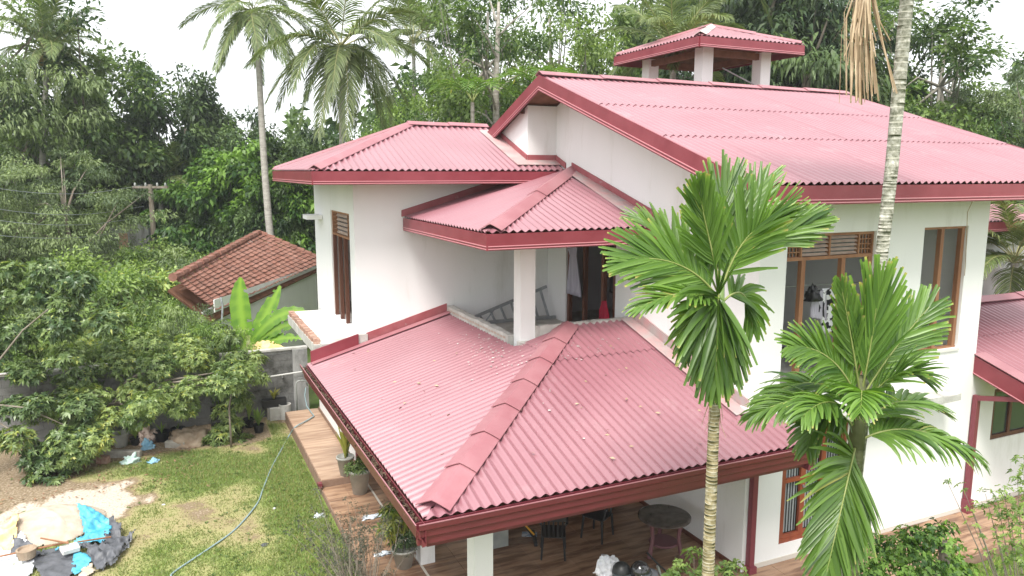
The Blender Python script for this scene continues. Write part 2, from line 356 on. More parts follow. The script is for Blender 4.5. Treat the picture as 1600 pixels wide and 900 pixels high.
# ================================================================== TERRACE (structure with tiles)
ter = boxes('terrace', M_['tileedge'], None, (2.67, 8.46, 7.85, 15.50, -.02, .138), (8.46, 18.6, 7.85, 9.12, -.02, .138), (5.05, 8.46, 15.50, 21, -.02, .13), kind='structure')
step = boxes('raised_path', M_['tileedge'], None, (2.67, 3.56, 15.50, 20.60, -.02, .288), (3.56, 5.05, 15.5, 15.6, -.02, .288), kind='structure')
def tile_mesh(sx, sy, th=.012):
    mb = MB(); g = .0018; b = .0015
    mb.hexa([(g, g, 0), (sx-g, g, 0), (sx-g, sy-g, 0), (g, sy-g, 0)], [(g+b, g+b, th), (sx-g-b, g+b, th), (sx-g-b, sy-g-b, th), (g+b, sy-g-b, th)])
    me = bpy.data.meshes.new('floor_tile'); me.from_pydata(mb.v, [], mb.f); me.update(); return me
def tiles(x0, x1, y0, y1, z, parent, m, ts=.6):
    nx = max(1, round((x1-x0)/ts)); ny = max(1, round((y1-y0)/ts)); sx = (x1-x0)/nx; sy = (y1-y0)/ny
    tm = tile_mesh(sx, sy); tm.materials.append(m)
    for i in range(nx):
        for j in range(ny):
            o = bpy.data.objects.new('floor_tile', tm); COL.objects.link(o); o.parent = parent
            o.location = (x0+i*sx, y0+j*sy, z+random.uniform(0, .0015))
tiles(2.69, 3.60, 7.87, 15.48, .138, ter, M_['tile'])
tiles(3.64, 8.42, 7.87, 12.13, .138, ter, M_['tile'])
tiles(3.64, 4.98, 12.13, 15.48, .138, ter, M_['tile'])
tiles(8.46, 18.5, 7.88, 9.10, .138, ter, M_['tile'])
tiles(2.69, 3.54, 15.52, 20.58, .288, step, M_['tile_pale'])
boxes('threshold_strip', M_['grouttrim'], ter, (3.602, 3.638, 7.87, 15.48, .138, .156))

# ================================================================== HOUSE
house = thing('house', 'white two storey house with pink red corrugated roofs and an open tower', 'house', (0, 0, 0))
def wallbox(name, m, *bs, label=None):
    o = boxes(name, m, house, *bs)
    if label: o['label'] = label
    return o
def wall_open_x(name, x0, x1, y0, y1, z0, z1, ops, m=None):
    """Wall along x with rectangular openings (xa, xb, za, zb)."""
    mb = MB(); cx = x0
    for xa, xb, za, zb in sorted(ops):
        mb.box(cx, xa, y0, y1, z0, z1)
        if za > z0: mb.box(xa, xb, y0, y1, z0, za)
        if zb < z1: mb.box(xa, xb, y0, y1, zb, z1)
        cx = xb
    mb.box(cx, x1, y0, y1, z0, z1)
    return mb.build(name, m or M_['white'], house)
def wall_open_y(name, x0, x1, y0, y1, z0, z1, ops, m=None):
    mb = MB(); cy = y0
    for ya, yb, za, zb in sorted(ops):
        mb.box(x0, x1, cy, ya, z0, z1)
        if za > z0: mb.box(x0, x1, ya, yb, z0, za)
        if zb < z1: mb.box(x0, x1, ya, yb, zb, z1)
        cy = yb
    mb.box(x0, x1, cy, y1, z0, z1)
    return mb.build(name, m or M_['white'], house)

T = .18
# ---- main block: front (-y) facade at y 9.12, x 8.5..14
WIN_A = (9.06, 11.06, 3.22, 5.80); WIN_B = (12.26, 13.44, 3.53, 5.82); WIN_G = (9.24, 10.72, .46, 2.50)
wall_open_x('wall', 8.44, 14.0, 9.12, 9.12+T, .13, 2.98, [WIN_G])
wall_open_x('wall', 8.50, 14.0, 9.122, 9.12+T, 2.98, 6.62, [WIN_A, WIN_B])
wall_open_y('wall', 8.44, 8.44+T, 9.30, 12.14, .13, 2.98, [])
# left (-x) gable wall of the main block, two floors, with the verandah opening
def gz(y): return 6.62+.327*(y-8.25)-.16
mb = MB()
VER = (13.30, 15.45, 3.30, 5.86)
def prism(mb, x0, x1, ys, z0, ztop):
    n = len(ys)
    b = [(x0, ys[0], z0), (x0, ys[-1], z0)]+[(x0, y, ztop(y)) for y in ys[::-1]]
    t = [(x1, p[1], p[2]) for p in b]
    mb.hexa(b, t)
prism(mb, 8.5, 8.5+T, [9.30, 13.30], 2.98, gz)
prism(mb, 8.5, 8.5+T, [13.30, 15.0, 15.45], 5.86, lambda y: gz(y) if y <= 15 else gz(15)-.376*(y-15))
prism(mb, 8.5, 8.5+T, [15.45, 16.0], 2.98, lambda y: gz(15)-.376*(y-15))
mb.box(8.5, 8.68, 16.0, 16.395, 2.98, 6.6)
mb.build('wall', M_['white'], house)
# the bay of the gable wall that stands forward over the left roof
mb = MB()
zr = lambda y: gz(15)-.376*(y-15)
mb.hexa([(7.75, 16.0, 6.5), (8.68, 16.0, 6.5), (8.68, 16.18, 6.5), (7.75, 16.18, 6.5)], [(7.75, 16.0, zr(16.0)), (8.68, 16.0, zr(16.0)), (8.68, 16.18, zr(16.18)), (7.75, 16.18, zr(16.18))])
prism(mb, 7.75, 7.93, [16.18, 20.5], 6.5, zr)
mb.build('wall', M_['white'], house)
# ground floor back wall of the porch, with a dark doorway
wall_open_x('wall', 4.98, 8.44, 12.14, 12.32, .13, 3.0, [(6.25, 8.05, .13, 2.35)])
wallbox('door', M_['darkwood'], (6.27, 8.03, 12.26, 12.31, .15, 2.33))
for b_ in ((8.05, 8.425, 12.12, 12.138, .152, .23), (8.42, 8.438, 9.14, 12.12, .152, .23), (4.99, 6.24, 12.12, 12.138, .152, .23)): wallbox('skirting', M_['darkwood'], b_)
wallbox('wall', M_['white'], (4.98, 5.16, 12.32, 15.6, .13, 3.0))
wallbox('wall', M_['white'], (3.56, 4.98, 15.6, 15.78, .13, 2.78))
wallbox('wall', M_['white'], (3.55, 3.73, 15.78, 20.3, .13, 2.78))
wallbox('skirting', M_['tileedge'], (3.53, 3.548, 15.62, 20.4, .302, .40))
# baseboard of the facade
wallbox('baseboard', M_['grouttrim'], (8.46, 14.0, 9.100, 9.118, .151, .235))
# side walls and the rest of the main block (right side and rear), seen only from beside
wallbox('wall', M_['white'], (13.82, 14.0, 9.302, 19.0, .13, 6.60))
wallbox('wall', M_['white'], (3.75, 13.82, 20.9, 21.08, .13, 6.55))
# floor slab and ceilings
wallbox('floor_slab', M_['concrete'], (8.69, 13.81, 9.31, 20.89, 2.99, 3.18), (3.95, 8.49, 16.6, 20.89, 2.99, 3.18))
wallbox('floor_slab', M_['concrete'], (5.92, 8.49, 12.62, 16.39, 2.99, 3.26))
wallbox('ceiling', M_['inner'], (8.70, 13.80, 9.32, 12.6, 6.02, 6.06))
wallbox('inner_wall', M_['inner'], (8.70, 13.80, 12.60, 12.72, 3.19, 6.0), (11.55, 11.67, 9.32, 12.59, 3.19, 6.0))
wallbox('inner_wall', M_['inner'], (8.70, 13.80, 16.9, 17.0, 3.19, 4.1), (8.70, 10.6, 16.9, 17.0, 4.1, 6.4), (12.2, 13.80, 16.9, 17.0, 4.1, 6.4))
# ---- left block: -y wall at 16.4 and -x wall at 3.75
wall_open_y('wall', 3.75, 3.93, 16.58, 20.9, 3.05, 6.62, [(16.86, 18.90, 3.22, 5.85)])
wallbox('wall', M_['white'], (3.75, 8.50, 16.40, 16.58, 3.05, 6.66))
wallbox('inner_wall', M_['inner'], (6.4, 6.5, 16.59, 20.88, 3.19, 6.5))
# projecting window hood on the far side
wallbox('window_hood', M_['white'], (3.35, 3.74, 19.95, 20.6, 5.55, 5.66))
# verandah column, parapets
wallbox('column', M_['white'], (5.99, 6.30, 12.64, 12.94, 3.2, 5.72))
def crust(name, p, q, wd, z0, z1, m=M_['concrete'], seg=24):
    """A rough cement upstand from p to q with an uneven top."""
    mb = MB(); p = Vector(p); q = Vector(q); d = (q-p); L_n = d.length; d.normalize(); s_ = Vector((-d.y, d.x))
    vs = []
    for i in range(seg+1):
        c = p+d*L_n*i/seg; a = random.uniform(-.012, .012)
        for o_, z in ((-wd/2+a, z0), (wd/2, z0), (wd/2, z1+random.uniform(-.015, .01)), (-wd/2+a, z1+random.uniform(-.02, .01))):
            vs.append((c.x+s_.x*o_, c.y+s_.y*o_, z))
    fs = [(0, 3, 2, 1), (4*seg, 4*seg+1, 4*seg+2, 4*seg+3)]
    for i in range(seg):
        for k in range(4): fs.append((4*i+k, 4*i+(k+1) % 4, 4*i+4+(k+1) % 4, 4*i+4+k))
    mb.add(vs, fs); return mb.build(name, m, house)
par = crust('parapet', (5.94, 12.95), (5.94, 16.38), .15, 3.2, 3.69)
crust('parapet', (6.30, 12.68), (8.48, 12.68), .14, 3.2, 3.88)
crust('column_footing', (5.93, 12.60), (6.36, 12.60), .16, 3.3, 3.62, seg=6)
for k in range(22):      # brick ends showing through the plaster of the parapet
    y = 13.05+k*.148
    z = 3.585+random.uniform(-.006, .006)
    boxes('brick', M_['brickdust'], par, (5.857, 5.90, y, y+.11, z, z+.042))
# ---- the unfinished balcony slab on the left with brick edge
slab = wallbox('balcony_slab', M_['slabtop'], (2.98, 3.745, 16.62, 20.35, 2.86, 3.10))
crust('slab_edge', (2.90, 16.55), (2.90, 20.4), .15, 2.80, 3.02, M_['concrete'])
bm0 = None
for k in range(28):
    y = 16.62+k*.135
    b = boxes('brick', M_['brick'], slab, (2.84+random.uniform(-.012, .012), 2.975, y, y+.105, 3.0, 3.115+random.uniform(-.012, .015)))
# sunshade ledge on the facade
crust('sunshade', (8.90, 8.90), (13.05, 8.90), .42, 2.67, 2.80)
# flashing strips where roofs meet walls are built with the roofs
# ---- columns of the porch
for (x, y) in ((3.62, 9.10), (3.60, 12.02)):
    c = wallbox('column', M_['white'], (x, x+.28, y, y+.28, .13, 2.72))
# eaves beams of the porch
wallbox('porch_beam', M_['white'], (3.64, 8.43, 9.13, 9.34, 2.60, 2.84), (3.63, 3.85, 9.342, 15.6, 2.60, 2.84))
wallbox('porch_ceiling', M_['soffit'], (2.9, 8.43, 8.5, 9.12, 2.56, 2.585), (2.9, 3.62, 9.12, 16.3, 2.56, 2.585), (3.86, 8.43, 9.35, 12.1, 2.86, 2.885), (3.86, 4.97, 12.1, 15.59, 2.86, 2.885))

# ---- corrugated roofs -------------------------------------------------
PITCH = .153; AMP = .022
def slope(name, O, es, k, s0, s1, lo, hi, tb, m, parent, across=+1, sheet=7*.153, mfun=None):
    """Corrugated sheets over a sloping plane.  O: point of the eave line at s=0; es: unit vector along the eave;
    the plane climbs k per metre in the horizontal direction et = z x es * across.  lo, hi: plan extent over s."""
    O = Vector(O); es = Vector(es); eh = Vector((0, 0, 1)).cross(es)*across
    ca = 1/math.sqrt(1+k*k); et = (eh+Vector((0, 0, k)))*ca; n = Vector((0, 0, 1))*ca-eh*k*ca
    root = parent
    # a thin deck of roof timber under the sheets carries them
    ns = int(round((s1-s0)/sheet+.9)); cnt = 0
    for a in range(ns):
        sa = math.floor(s0/PITCH)*PITCH+a*sheet; sb = min(s1, sa+sheet)
        sa = max(sa, s0)
        if sb-sa < .02: continue
        q = max(2, int(round((sb-sa)/PITCH*8)))
        for c in range(len(tb)-1):
            ta, tb_ = tb[c], tb[c+1]; lap = .10 if c < len(tb)-2 else 0
            vs = []; fs = []; cols = []
            for i in range(q+1):
                s = sa+(sb-sa)*i/q
                l0 = max(ta, lo(s)); h0 = min(tb_+lap, hi(s))
                cols.append((s, l0, h0))
            if max(h-l for _, l, h in cols) < .03: continue
            nt_ = 2
            drop = .016+random.uniform(-.001, .001)
            for s, l0, h0 in cols:
                h0 = max(h0, l0)
                z = AMP*math.cos(2*math.pi*s/PITCH)
                for j in range(nt_+1):
                    t = l0+(h0-l0)*j/nt_
                    off = z+drop*(1-(t-ta)/(tb_-ta))+.001*((a+c) % 2)
                    vs.append(O+es*s+eh*t+Vector((0, 0, k*t))+n*off)
            nv = len(vs)
            vs += [v-n*.007 for v in vs]
            for i in range(q):
                if cols[i][2]-cols[i][1] < .003 and cols[i+1][2]-cols[i+1][1] < .003: continue
                for j in range(nt_):
                    p_ = i*(nt_+1)+j; fs.append((p_, p_+nt_+1, p_+nt_+2, p_+1))
                p_ = i*(nt_+1); fs.append((p_+nv, p_+nt_+1+nv, 2*nv+i+1, 2*nv+i))
            for i in range(q+1): vs.append(vs[i*(nt_+1)])
            if across < 0: fs = [f[::-1] for f in fs]
            me = bpy.data.meshes.new('roof_sheet'); me.from_pydata([tuple(v) for v in vs], [], fs)
            me.polygons.foreach_set('use_smooth', [True]*len(fs)); me.update()
            mm = m if mfun is None else mfun((sa+sb)/2, (ta+tb_)/2)
            link('roof_sheet', me, mm, root); cnt += 1
    return root, (O, es, eh, k, n)
def deck(parent, pts, m=M_['soffit'], th=.03, drop=.075):
    mb = MB(); mb.hexa([(p[0], p[1], p[2]-drop-th) for p in pts], [(p[0], p[1], p[2]-drop) for p in pts]); return mb.build('roof_deck', m, parent)
def cap_strip(name, p, q, parent, wd=.30, n=None, m=M_['ridge'], step=1.05, rise=.07, over=.018):
    """A run of bent ridge caps from p up to q, each lapping the one below."""
    p = Vector(p); q = Vector(q); d = q-p; Lg = d.length; d.normalize(); sd_ = d.cross(Vector((0, 0, 1))).normalized(); u = sd_.cross(d)
    n = n or max(1, int(round(Lg/step)))
    for i in range(n):
        a = p+d*Lg*i/n; b = p+d*(Lg*(i+1)/n+(.08 if i < n-1 else 0))
        mb = MB(); rows = []
        for c, lift, sc_ in ((a, over, 1.0), (b, 0, .93)):
            row = []
            for t in np.linspace(-1, 1, 9):
                h = rise*(1-abs(t)**1.25)
                row.append(c+sd_*t*wd/2*sc_+u*(h*sc_+lift+.012)-Vector((0, 0, abs(t)*.035)))
            rows.append(row)
        for dz in (0, -.012):
            base = len(mb.v); mb.v += [tuple(v+u*dz) for r_ in rows for v in r_]
            for k_ in range(8):
                mb.f.append((base+k_, base+k_+1, base+9+k_+1, base+9+k_)); mb.mi.append(0)
        for k_ in range(8):
            mb.f.append((k_, 18+k_, 18+k_+1, k_+1)); mb.mi.append(0)
        mb.f += [(0, 9, 27, 18), (8, 26, 35, 17)]; mb.mi += [0, 0]
        mb.build('ridge_cap', m, parent, smooth=False)
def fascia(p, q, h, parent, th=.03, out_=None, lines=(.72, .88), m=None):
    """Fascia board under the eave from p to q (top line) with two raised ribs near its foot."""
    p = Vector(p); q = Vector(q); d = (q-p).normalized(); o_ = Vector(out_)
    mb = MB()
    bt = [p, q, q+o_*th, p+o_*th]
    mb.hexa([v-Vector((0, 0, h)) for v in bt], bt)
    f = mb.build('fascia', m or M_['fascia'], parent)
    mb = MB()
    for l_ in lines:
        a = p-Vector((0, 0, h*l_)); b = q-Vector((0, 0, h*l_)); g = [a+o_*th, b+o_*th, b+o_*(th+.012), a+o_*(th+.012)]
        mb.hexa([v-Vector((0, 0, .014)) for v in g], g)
    mb.build('fascia_rib', M_['rib_highlight'], f)
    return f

# -- lower roof over the porch
KL = .28; LX, LY, LZ = 2.64, 8.27, 2.62
def dustyL(s, t): return M_['roof_dusty'] if t > 2.5 else M_['roof']
rl = deck(house, [(LX+.1, LY+.1, LZ+.028), (8.9, LY+.1, LZ+.028), (8.43, 9.1, LZ+.23), (LX+.93, 9.1, LZ+.25)]); rl.name = 'porch_roof'
slope('left_slope', (LX, 0, LZ), (0, 1, 0), KL, LY, 16.38, lambda s: 0, lambda s: min(s-LY, (5.86-LX) if s > 12.66 else 9), [0, 3.4, 6], M_['roof'], rl, across=-1)
slope('front_slope', (0, LY, LZ), (1, 0, 0), KL, LX, 8.98, lambda s: 0, lambda s: min(s-LX, 4.35 if s < 8.49 else .84), [0, 3.15, 6], M_['roof'], rl)
hipz = lambda t: LZ+KL*t
cap_strip('ridge_cap', (LX+.16, LY+.16, hipz(.16)+.02), (6.99, 12.62, hipz(4.35)+.02), rl, wd=.48, n=7, rise=.07, over=.022)
# timber under the roof, gutters
deck(rl, [(LX+.1, LY+.1, LZ+.028), (LX+.93, 9.1, LZ+.25), (LX+.93, 16.3, LZ+.25), (LX+.1, 16.3, LZ+.028)])
def gutter(p, q, out_, parent):
    """Box gutter: trough profile swept from p to q; out_ points away from the roof."""
    p = Vector(p); q = Vector(q); o_ = Vector(out_); U = Vector((0, 0, 1))
    prof = [(0, .0), (0, -.15), (.045, -.155), (.05, -.10), (.075, -.09), (.08, -.045), (.105, -.03), (.115, .02), (.108, .02), (.10, -.02), (.07, -.04), (.062, -.085), (.04, -.10), (.01, -.135), (.01, .0)]
    prof = [(a*1.15, b*1.75 if b < 0 else b) for a, b in prof]
    mb = MB(); n = len(prof)
    e1 = [p+o_*a+U*b for a, b in prof]; e2 = [q+o_*a+U*b for a, b in prof]
    mb.add(e1+e2, [(i, (i+1) % n, n+(i+1) % n, n+i) for i in range(n)]+[tuple(range(n))[::-1], tuple(range(n, 2*n))])
    g = mb.build('gutter', M_['gutter'], parent)
    a = p+o_*.112*1.15+U*.024; b = q+o_*.112*1.15+U*.024
    MB().bar(a, b, .014, .012).build('gutter_lip', M_['ridge'], g)
    return g
gutter((LX-.115, LY-.02, LZ-.01), (9.0, LY-.02, LZ-.01), (0, -1, 0), rl)
gutter((LX-.02, 16.45, LZ-.01), (LX-.02, LY-.135, LZ-.01), (-1, 0, 0), rl)
# back board of the gutters, the deep beam below them
wallbox('eaves_beam', M_['gutter'], (LX+.10, 9.0, LY+.04, LY+.10, LZ-.38, LZ-.06), (LX+.04, LX+.10, LY+.04, 16.4, LZ-.38, LZ-.06))
wallbox('eaves_end', M_['gutter'], (LX-.02, LX+.16, 16.40, 16.46, LZ-.34, LZ-.02))
# dead leaves and grit lying in the left gutter
r_ = np.random.default_rng(11); nlf = 900
yy = r_.uniform(8.3, 16.4, nlf); c_ = np.stack([LX-.075+r_.normal(0, .025, nlf), yy, LZ-.045+r_.uniform(-.02, .03, nlf)], 1)
d_ = r_.normal(0, 1, (nlf, 3)); d_ /= np.linalg.norm(d_, axis=1)[:, None]; e_ = np.cross(d_, r_.normal(0, 1, (nlf, 3))); e_ /= np.linalg.norm(e_, axis=1)[:, None]
v_ = np.stack([c_-d_*.03, c_+e_*.012, c_+d_*.03, c_-e_*.012], 1).reshape(-1, 3)
g_ = raw_mesh('gutter_litter', v_, np.arange(4*nlf).reshape(nlf, 4), mat('litter', (.06, .045, .035), .9, (.16, .11, .07), 30), house); g_['kind'] = 'stuff'
# flashing along the left block wall: broad painted band and apron
def band(name, pts, h, th, out_, m, parent=None):
    mb = MB(); o_ = Vector(out_)
    for a, b in zip(pts[:-1], pts[1:]):
        a = Vector(a); b = Vector(b); g = [a, b, b+o_*th, a+o_*th]
        mb.hexa(g, [v+Vector((0, 0, h)) for v in g])
    return mb.build(name, m, parent or house)
M_['band'] = mat('flashing_paint', (.30, .075, .085), .55, (.36, .12, .13), 3, spec=.35, col3=(.45, .41, .40), scale3=4, ramp3=(.58, .8))
M_['grime'] = mat('grey_flashing', (.42, .36, .35), .6, (.50, .27, .27), 3, spec=.3, col3=(.33, .31, .30), scale3=5, ramp3=(.5, .75))
zl = lambda x: LZ+KL*(x-LX)
band('flashing', [(2.70, 16.33, zl(2.7)+.04), (3.75, 16.33, zl(3.75)+.04)], .26, .05, (0, -1, 0), M_['fascia'])
band('flashing', [(3.95, 16.398, zl(3.95)+.02), (5.86, 16.398, zl(5.86)+.02)], .21, .025, (0, -1, 0), M_['band'])
mb = MB(); mb.hexa([(2.70, 16.12, zl(2.7)+.045), (5.95, 16.12, zl(5.95)+.045), (5.95, 16.32, zl(5.95)+.055), (2.70, 16.32, zl(2.7)+.055)], [(2.70, 16.12, zl(2.7)+.055), (5.95, 16.12, zl(5.95)+.055), (5.95, 16.32, zl(5.95)+.065), (2.70, 16.32, zl(2.7)+.065)]); mb.build('flashing_apron', M_['ridge'], house)
wallbox('slab_upstand', M_['concrete'], (2.96, 3.76, 16.40, 16.62, 2.78, 3.04))
boxes('cement_lump', M_['concrete'], house, (3.73, 3.97, 16.335, 16.397, zl(3.75)+.01, zl(3.75)+.27))
# flashing on the right, along the main wall
zf = lambda y: LZ+KL*(y-LY)
band('flashing', [(8.498, 9.2, zf(9.2)+.04), (8.498, 12.6, zf(12.6)+.04)], .20, .03, (-1, 0, 0), M_['grime'])
mb = MB(); mb.hexa([(8.20, 9.15, zf(9.15)+.04), (8.46, 9.15, zf(9.15)+.05), (8.46, 12.6, zf(12.6)+.05), (8.20, 12.6, zf(12.6)+.04)], [(8.20, 9.15, zf(9.15)+.05), (8.46, 9.15, zf(9.15)+.06), (8.46, 12.6, zf(12.6)+.06), (8.20, 12.6, zf(12.6)+.05)]); mb.build('flashing_apron', M_['grime'], house)

# -- middle roof over the verandah
MX, MY, MZ, KM = 4.88, 11.60, 5.78, .29
rm = deck(house, [(MX+.08, MY+.08, MZ+.02), (8.48, MY+.08, MZ+.02), (8.48, MY+3.6, MZ+KM*3.6), (8.47, MY+3.6, MZ+KM*3.6)]); rm.name = 'verandah_roof'
slope('left_slope', (MX, 0, MZ), (0, 1, 0), KM, MY, 16.38, lambda s: 0, lambda s: min(s-MY, 3.60), [0, 5], M_['roof'], rm, across=-1)
slope('front_slope', (0, MY, MZ), (1, 0, 0), KM, MX, 8.48, lambda s: 0, lambda s: min(s-MX, 3.9), [0, 5], M_['roof'], rm)
cap_strip('ridge_cap', (MX+.1, MY+.1, MZ+KM*.1+.02), (8.47, MY+3.6, MZ+KM*3.6+.02), rm, wd=.42, n=2, rise=.07)
deck(rm, [(MX+.08, MY+.08, MZ+.02), (8.48, MY+3.6, MZ+KM*3.6), (8.48, 16.38, MZ+KM*3.6), (MX+.08, 16.38, MZ+.02)])
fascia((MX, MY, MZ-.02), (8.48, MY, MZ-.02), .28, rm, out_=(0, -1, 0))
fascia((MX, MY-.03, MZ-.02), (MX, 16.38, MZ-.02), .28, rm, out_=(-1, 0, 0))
zm = lambda x: MZ+KM*(x-MX)
band('flashing', [(4.82, 16.398, zm(4.82)+.03), (8.45, 16.398, zm(8.45)+.03)], .14, .06, (0, -1, 0), M_['band'], rm)
zn = lambda y: MZ+KM*(y-MY)
band('flashing', [(8.498, 11.7, zn(11.7)+.04), (8.498, 15.2, zn(15.2)+.04)], .13, .03, (-1, 0, 0), M_['band'], rm)
mb = MB(); mb.hexa([(8.0, 11.65, zn(11.65)+.035), (8.47, 11.65, zn(11.65)+.045), (8.47, 15.0, zn(15.0)+.045), (8.2, 15.0, zn(15.0)+.04)], [(8.0, 11.65, zn(11.65)+.043), (8.47, 11.65, zn(11.65)+.053), (8.47, 15.0, zn(15.0)+.053), (8.2, 15.0, zn(15.0)+.048)]); mb.build('flashing_apron', M_['grime'], rm)
wallbox('verandah_beam', M_['white'], (6.0, 8.48, 12.66, 12.92, 5.73, 5.98), (6.0, 6.26, 12.922, 16.38, 5.73, 5.98))

# -- upper left hip roof
HX_, HY_, HZ_, KH = 2.75, 15.5, 6.81, .385
zt = HZ_+KH*2.9
ru = deck(house, [(HX_+.06, HY_+.06, HZ_+.02), (7.74, HY_+.06, HZ_+.02), (7.74, HY_+2.9, zt), (HX_+2.9, HY_+2.9, zt)]); ru.name = 'hip_roof'
def hif(s):
    v = min(s-HX_, 2.9)
    if s > 7.72: v = min(v, .48)
    return v
slope('front_slope', (0, HY_, HZ_), (1, 0, 0), KH, HX_, 8.48, lambda s: 0, hif, [0, 4], M_['roof'], ru)
slope('left_slope', (HX_, 0, HZ_), (0, 1, 0), KH, HY_, HY_+5.8, lambda s: 0, lambda s: min(s-HY_, HY_+5.8-s), [0, 4], M_['roof'], ru, across=-1)
slope('rear_slope', (0, HY_+5.8, HZ_), (1, 0, 0), KH, HX_, 8.4, lambda s: 0, lambda s: min(s-HX_, 2.9), [0, 4], M_['roof'], ru, across=-1)
zt = HZ_+KH*2.9
cap_strip('ridge_cap', (HX_+.05, HY_+.05, HZ_+.03), (HX_+2.9, HY_+2.9, zt+.02), ru, wd=.3, n=1, rise=.05)
cap_strip('ridge_cap', (HX_+.05, HY_+5.75, HZ_+.03), (HX_+2.9, HY_+2.9, zt+.02), ru, wd=.3, n=1, rise=.05)
cap_strip('ridge_cap', (HX_+2.85, HY_+2.9, zt+.02), (7.74, HY_+2.9, zt+.02), ru, wd=.3, n=2, rise=.05)
deck(ru, [(HX_+.06, HY_+.06, HZ_+.02), (HX_+2.9, HY_+2.9, zt), (HX_+2.9, HY_+2.91, zt), (HX_+.06, HY_+5.74, HZ_+.02)])
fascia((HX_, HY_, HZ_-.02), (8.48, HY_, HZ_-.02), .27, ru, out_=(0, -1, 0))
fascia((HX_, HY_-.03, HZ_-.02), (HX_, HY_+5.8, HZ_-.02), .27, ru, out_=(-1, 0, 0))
zh = lambda y: HZ_+KH*(y-HY_)
band('flashing', [(7.748, 16.0, zh(16.0)+.05), (7.748, 18.0, zh(18.0)+.05)], .12, .03, (-1, 0, 0), M_['band'], ru)
band('flashing', [(7.75, 15.998, zh(16.0)+.04), (8.5, 15.998, zh(16.0)+.04)], .13, .03, (0, -1, 0), M_['band'], ru)
band('flashing', [(8.498, 15.5, zh(15.5)+.05), (8.498, 15.96, zh(15.96)+.05)], .13, .03, (-1, 0, 0), M_['band'], ru)
mb = MB(); mb.hexa([(7.36, 15.75, zh(15.75)+.04), (7.74, 15.75, zh(15.75)+.05), (7.74, 18.0, zh(18)+.05), (7.36, 18.0, zh(18)+.04)], [(7.36, 15.75, zh(15.75)+.05), (7.74, 15.75, zh(15.75)+.06), (7.74, 18.0, zh(18)+.06), (7.36, 18.0, zh(18)+.05)])
mb.hexa([(7.36, 15.72, zh(15.72)+.045), (8.47, 15.72, zh(15.72)+.045), (8.47, 15.97, zh(15.97)+.05), (7.36, 15.97, zh(15.97)+.05)], [(7.36, 15.72, zh(15.72)+.06), (8.47, 15.72, zh(15.72)+.06), (8.47, 15.97, zh(15.97)+.065), (7.36, 15.97, zh(15.97)+.065)])
mb.build('flashing_apron', M_['grime'], ru)

# -- main gable roof
GX0, GX1, GY0, GZ0, KG, YR, KR = 7.55, 16.62, 8.25, 6.62, .327, 15.0, .376
zrg = GZ0+KG*(YR-GY0)
gend = lambda s: 9
rg = deck(house, [(GX0+.03, GY0+.03, GZ0), (GX1-.03, GY0+.03, GZ0), (GX1-.03, YR, zrg), (GX0+.03, YR, zrg)]); rg.name = 'gable_roof'
slope('front_slope', (0, GY0, GZ0), (1, 0, 0), KG, GX0, GX1, lambda s: 0, lambda s: YR-GY0, [0, 2.3, 4.35, 7.2], M_['roof'], rg)
slope('rear_slope', (0, YR+6.2, zrg-KR*6.2), (1, 0, 0), KR, GX0, GX1, lambda s: 0, lambda s: 6.2, [0, 2.4, 4.5, 7.2], M_['roof'], rg, across=-1)
cap_strip('ridge_cap', (GX0-.03, YR, zrg+.03), (GX1+.03, YR, zrg+.03), rg, wd=.34, n=6, rise=.05, m=M_['ridge'])
deck(rg, [(GX0+.03, YR+.002, zrg), (GX1-.03, YR+.002, zrg), (GX1-.03, YR+6.2, zrg-KR*6.2), (GX0+.03, YR+6.2, zrg-KR*6.2)])
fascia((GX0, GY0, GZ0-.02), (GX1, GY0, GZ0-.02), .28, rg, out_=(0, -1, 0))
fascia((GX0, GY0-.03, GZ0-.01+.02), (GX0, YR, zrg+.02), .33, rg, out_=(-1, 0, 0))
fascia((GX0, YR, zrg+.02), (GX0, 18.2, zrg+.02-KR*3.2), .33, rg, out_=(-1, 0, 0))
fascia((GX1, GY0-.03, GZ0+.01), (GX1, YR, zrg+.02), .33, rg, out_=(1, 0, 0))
for y in (16.2, 15.05, 13.9, 12.4, 10.9, 9.5):       # purlin ends under the gable overhang
    z = (zrg-KG*(YR-y) if y < YR else zrg-KR*(y-YR))-.16
    boxes('purlin', M_['darkwood'], rg, (GX0+.04, 8.495, y-.04, y+.04, z-.10, z))
# column carrying the far end of the roof
wallbox('column', M_['white'], (16.1, 16.4, 11.0, 11.3, 0, 7.2))

# -- roof over the rear rooms seen past the far gable edge
rr = deck(house, [(16.75, 14.65, 8.08), (19.8, 14.65, 8.08), (17.2, 17.4, 8.75), (16.75, 17.4, 8.75)]); rr.name = 'rear_roof'
slope('rear_front_slope', (0, 14.6, 8.08), (1, 0, 0), .25, 16.7, 19.9, lambda s: 0, lambda s: min(3.0, (19.9-s)*1.0+.0), [0, 4], M_['roof'], rr)
fascia((16.7, 14.6, 8.06), (19.9, 14.6, 8.06), .28, rr, out_=(0, -1, 0))
wallbox('wall', M_['white'], (16.9, 19.2, 15.4, 15.6, 0, 8.0))

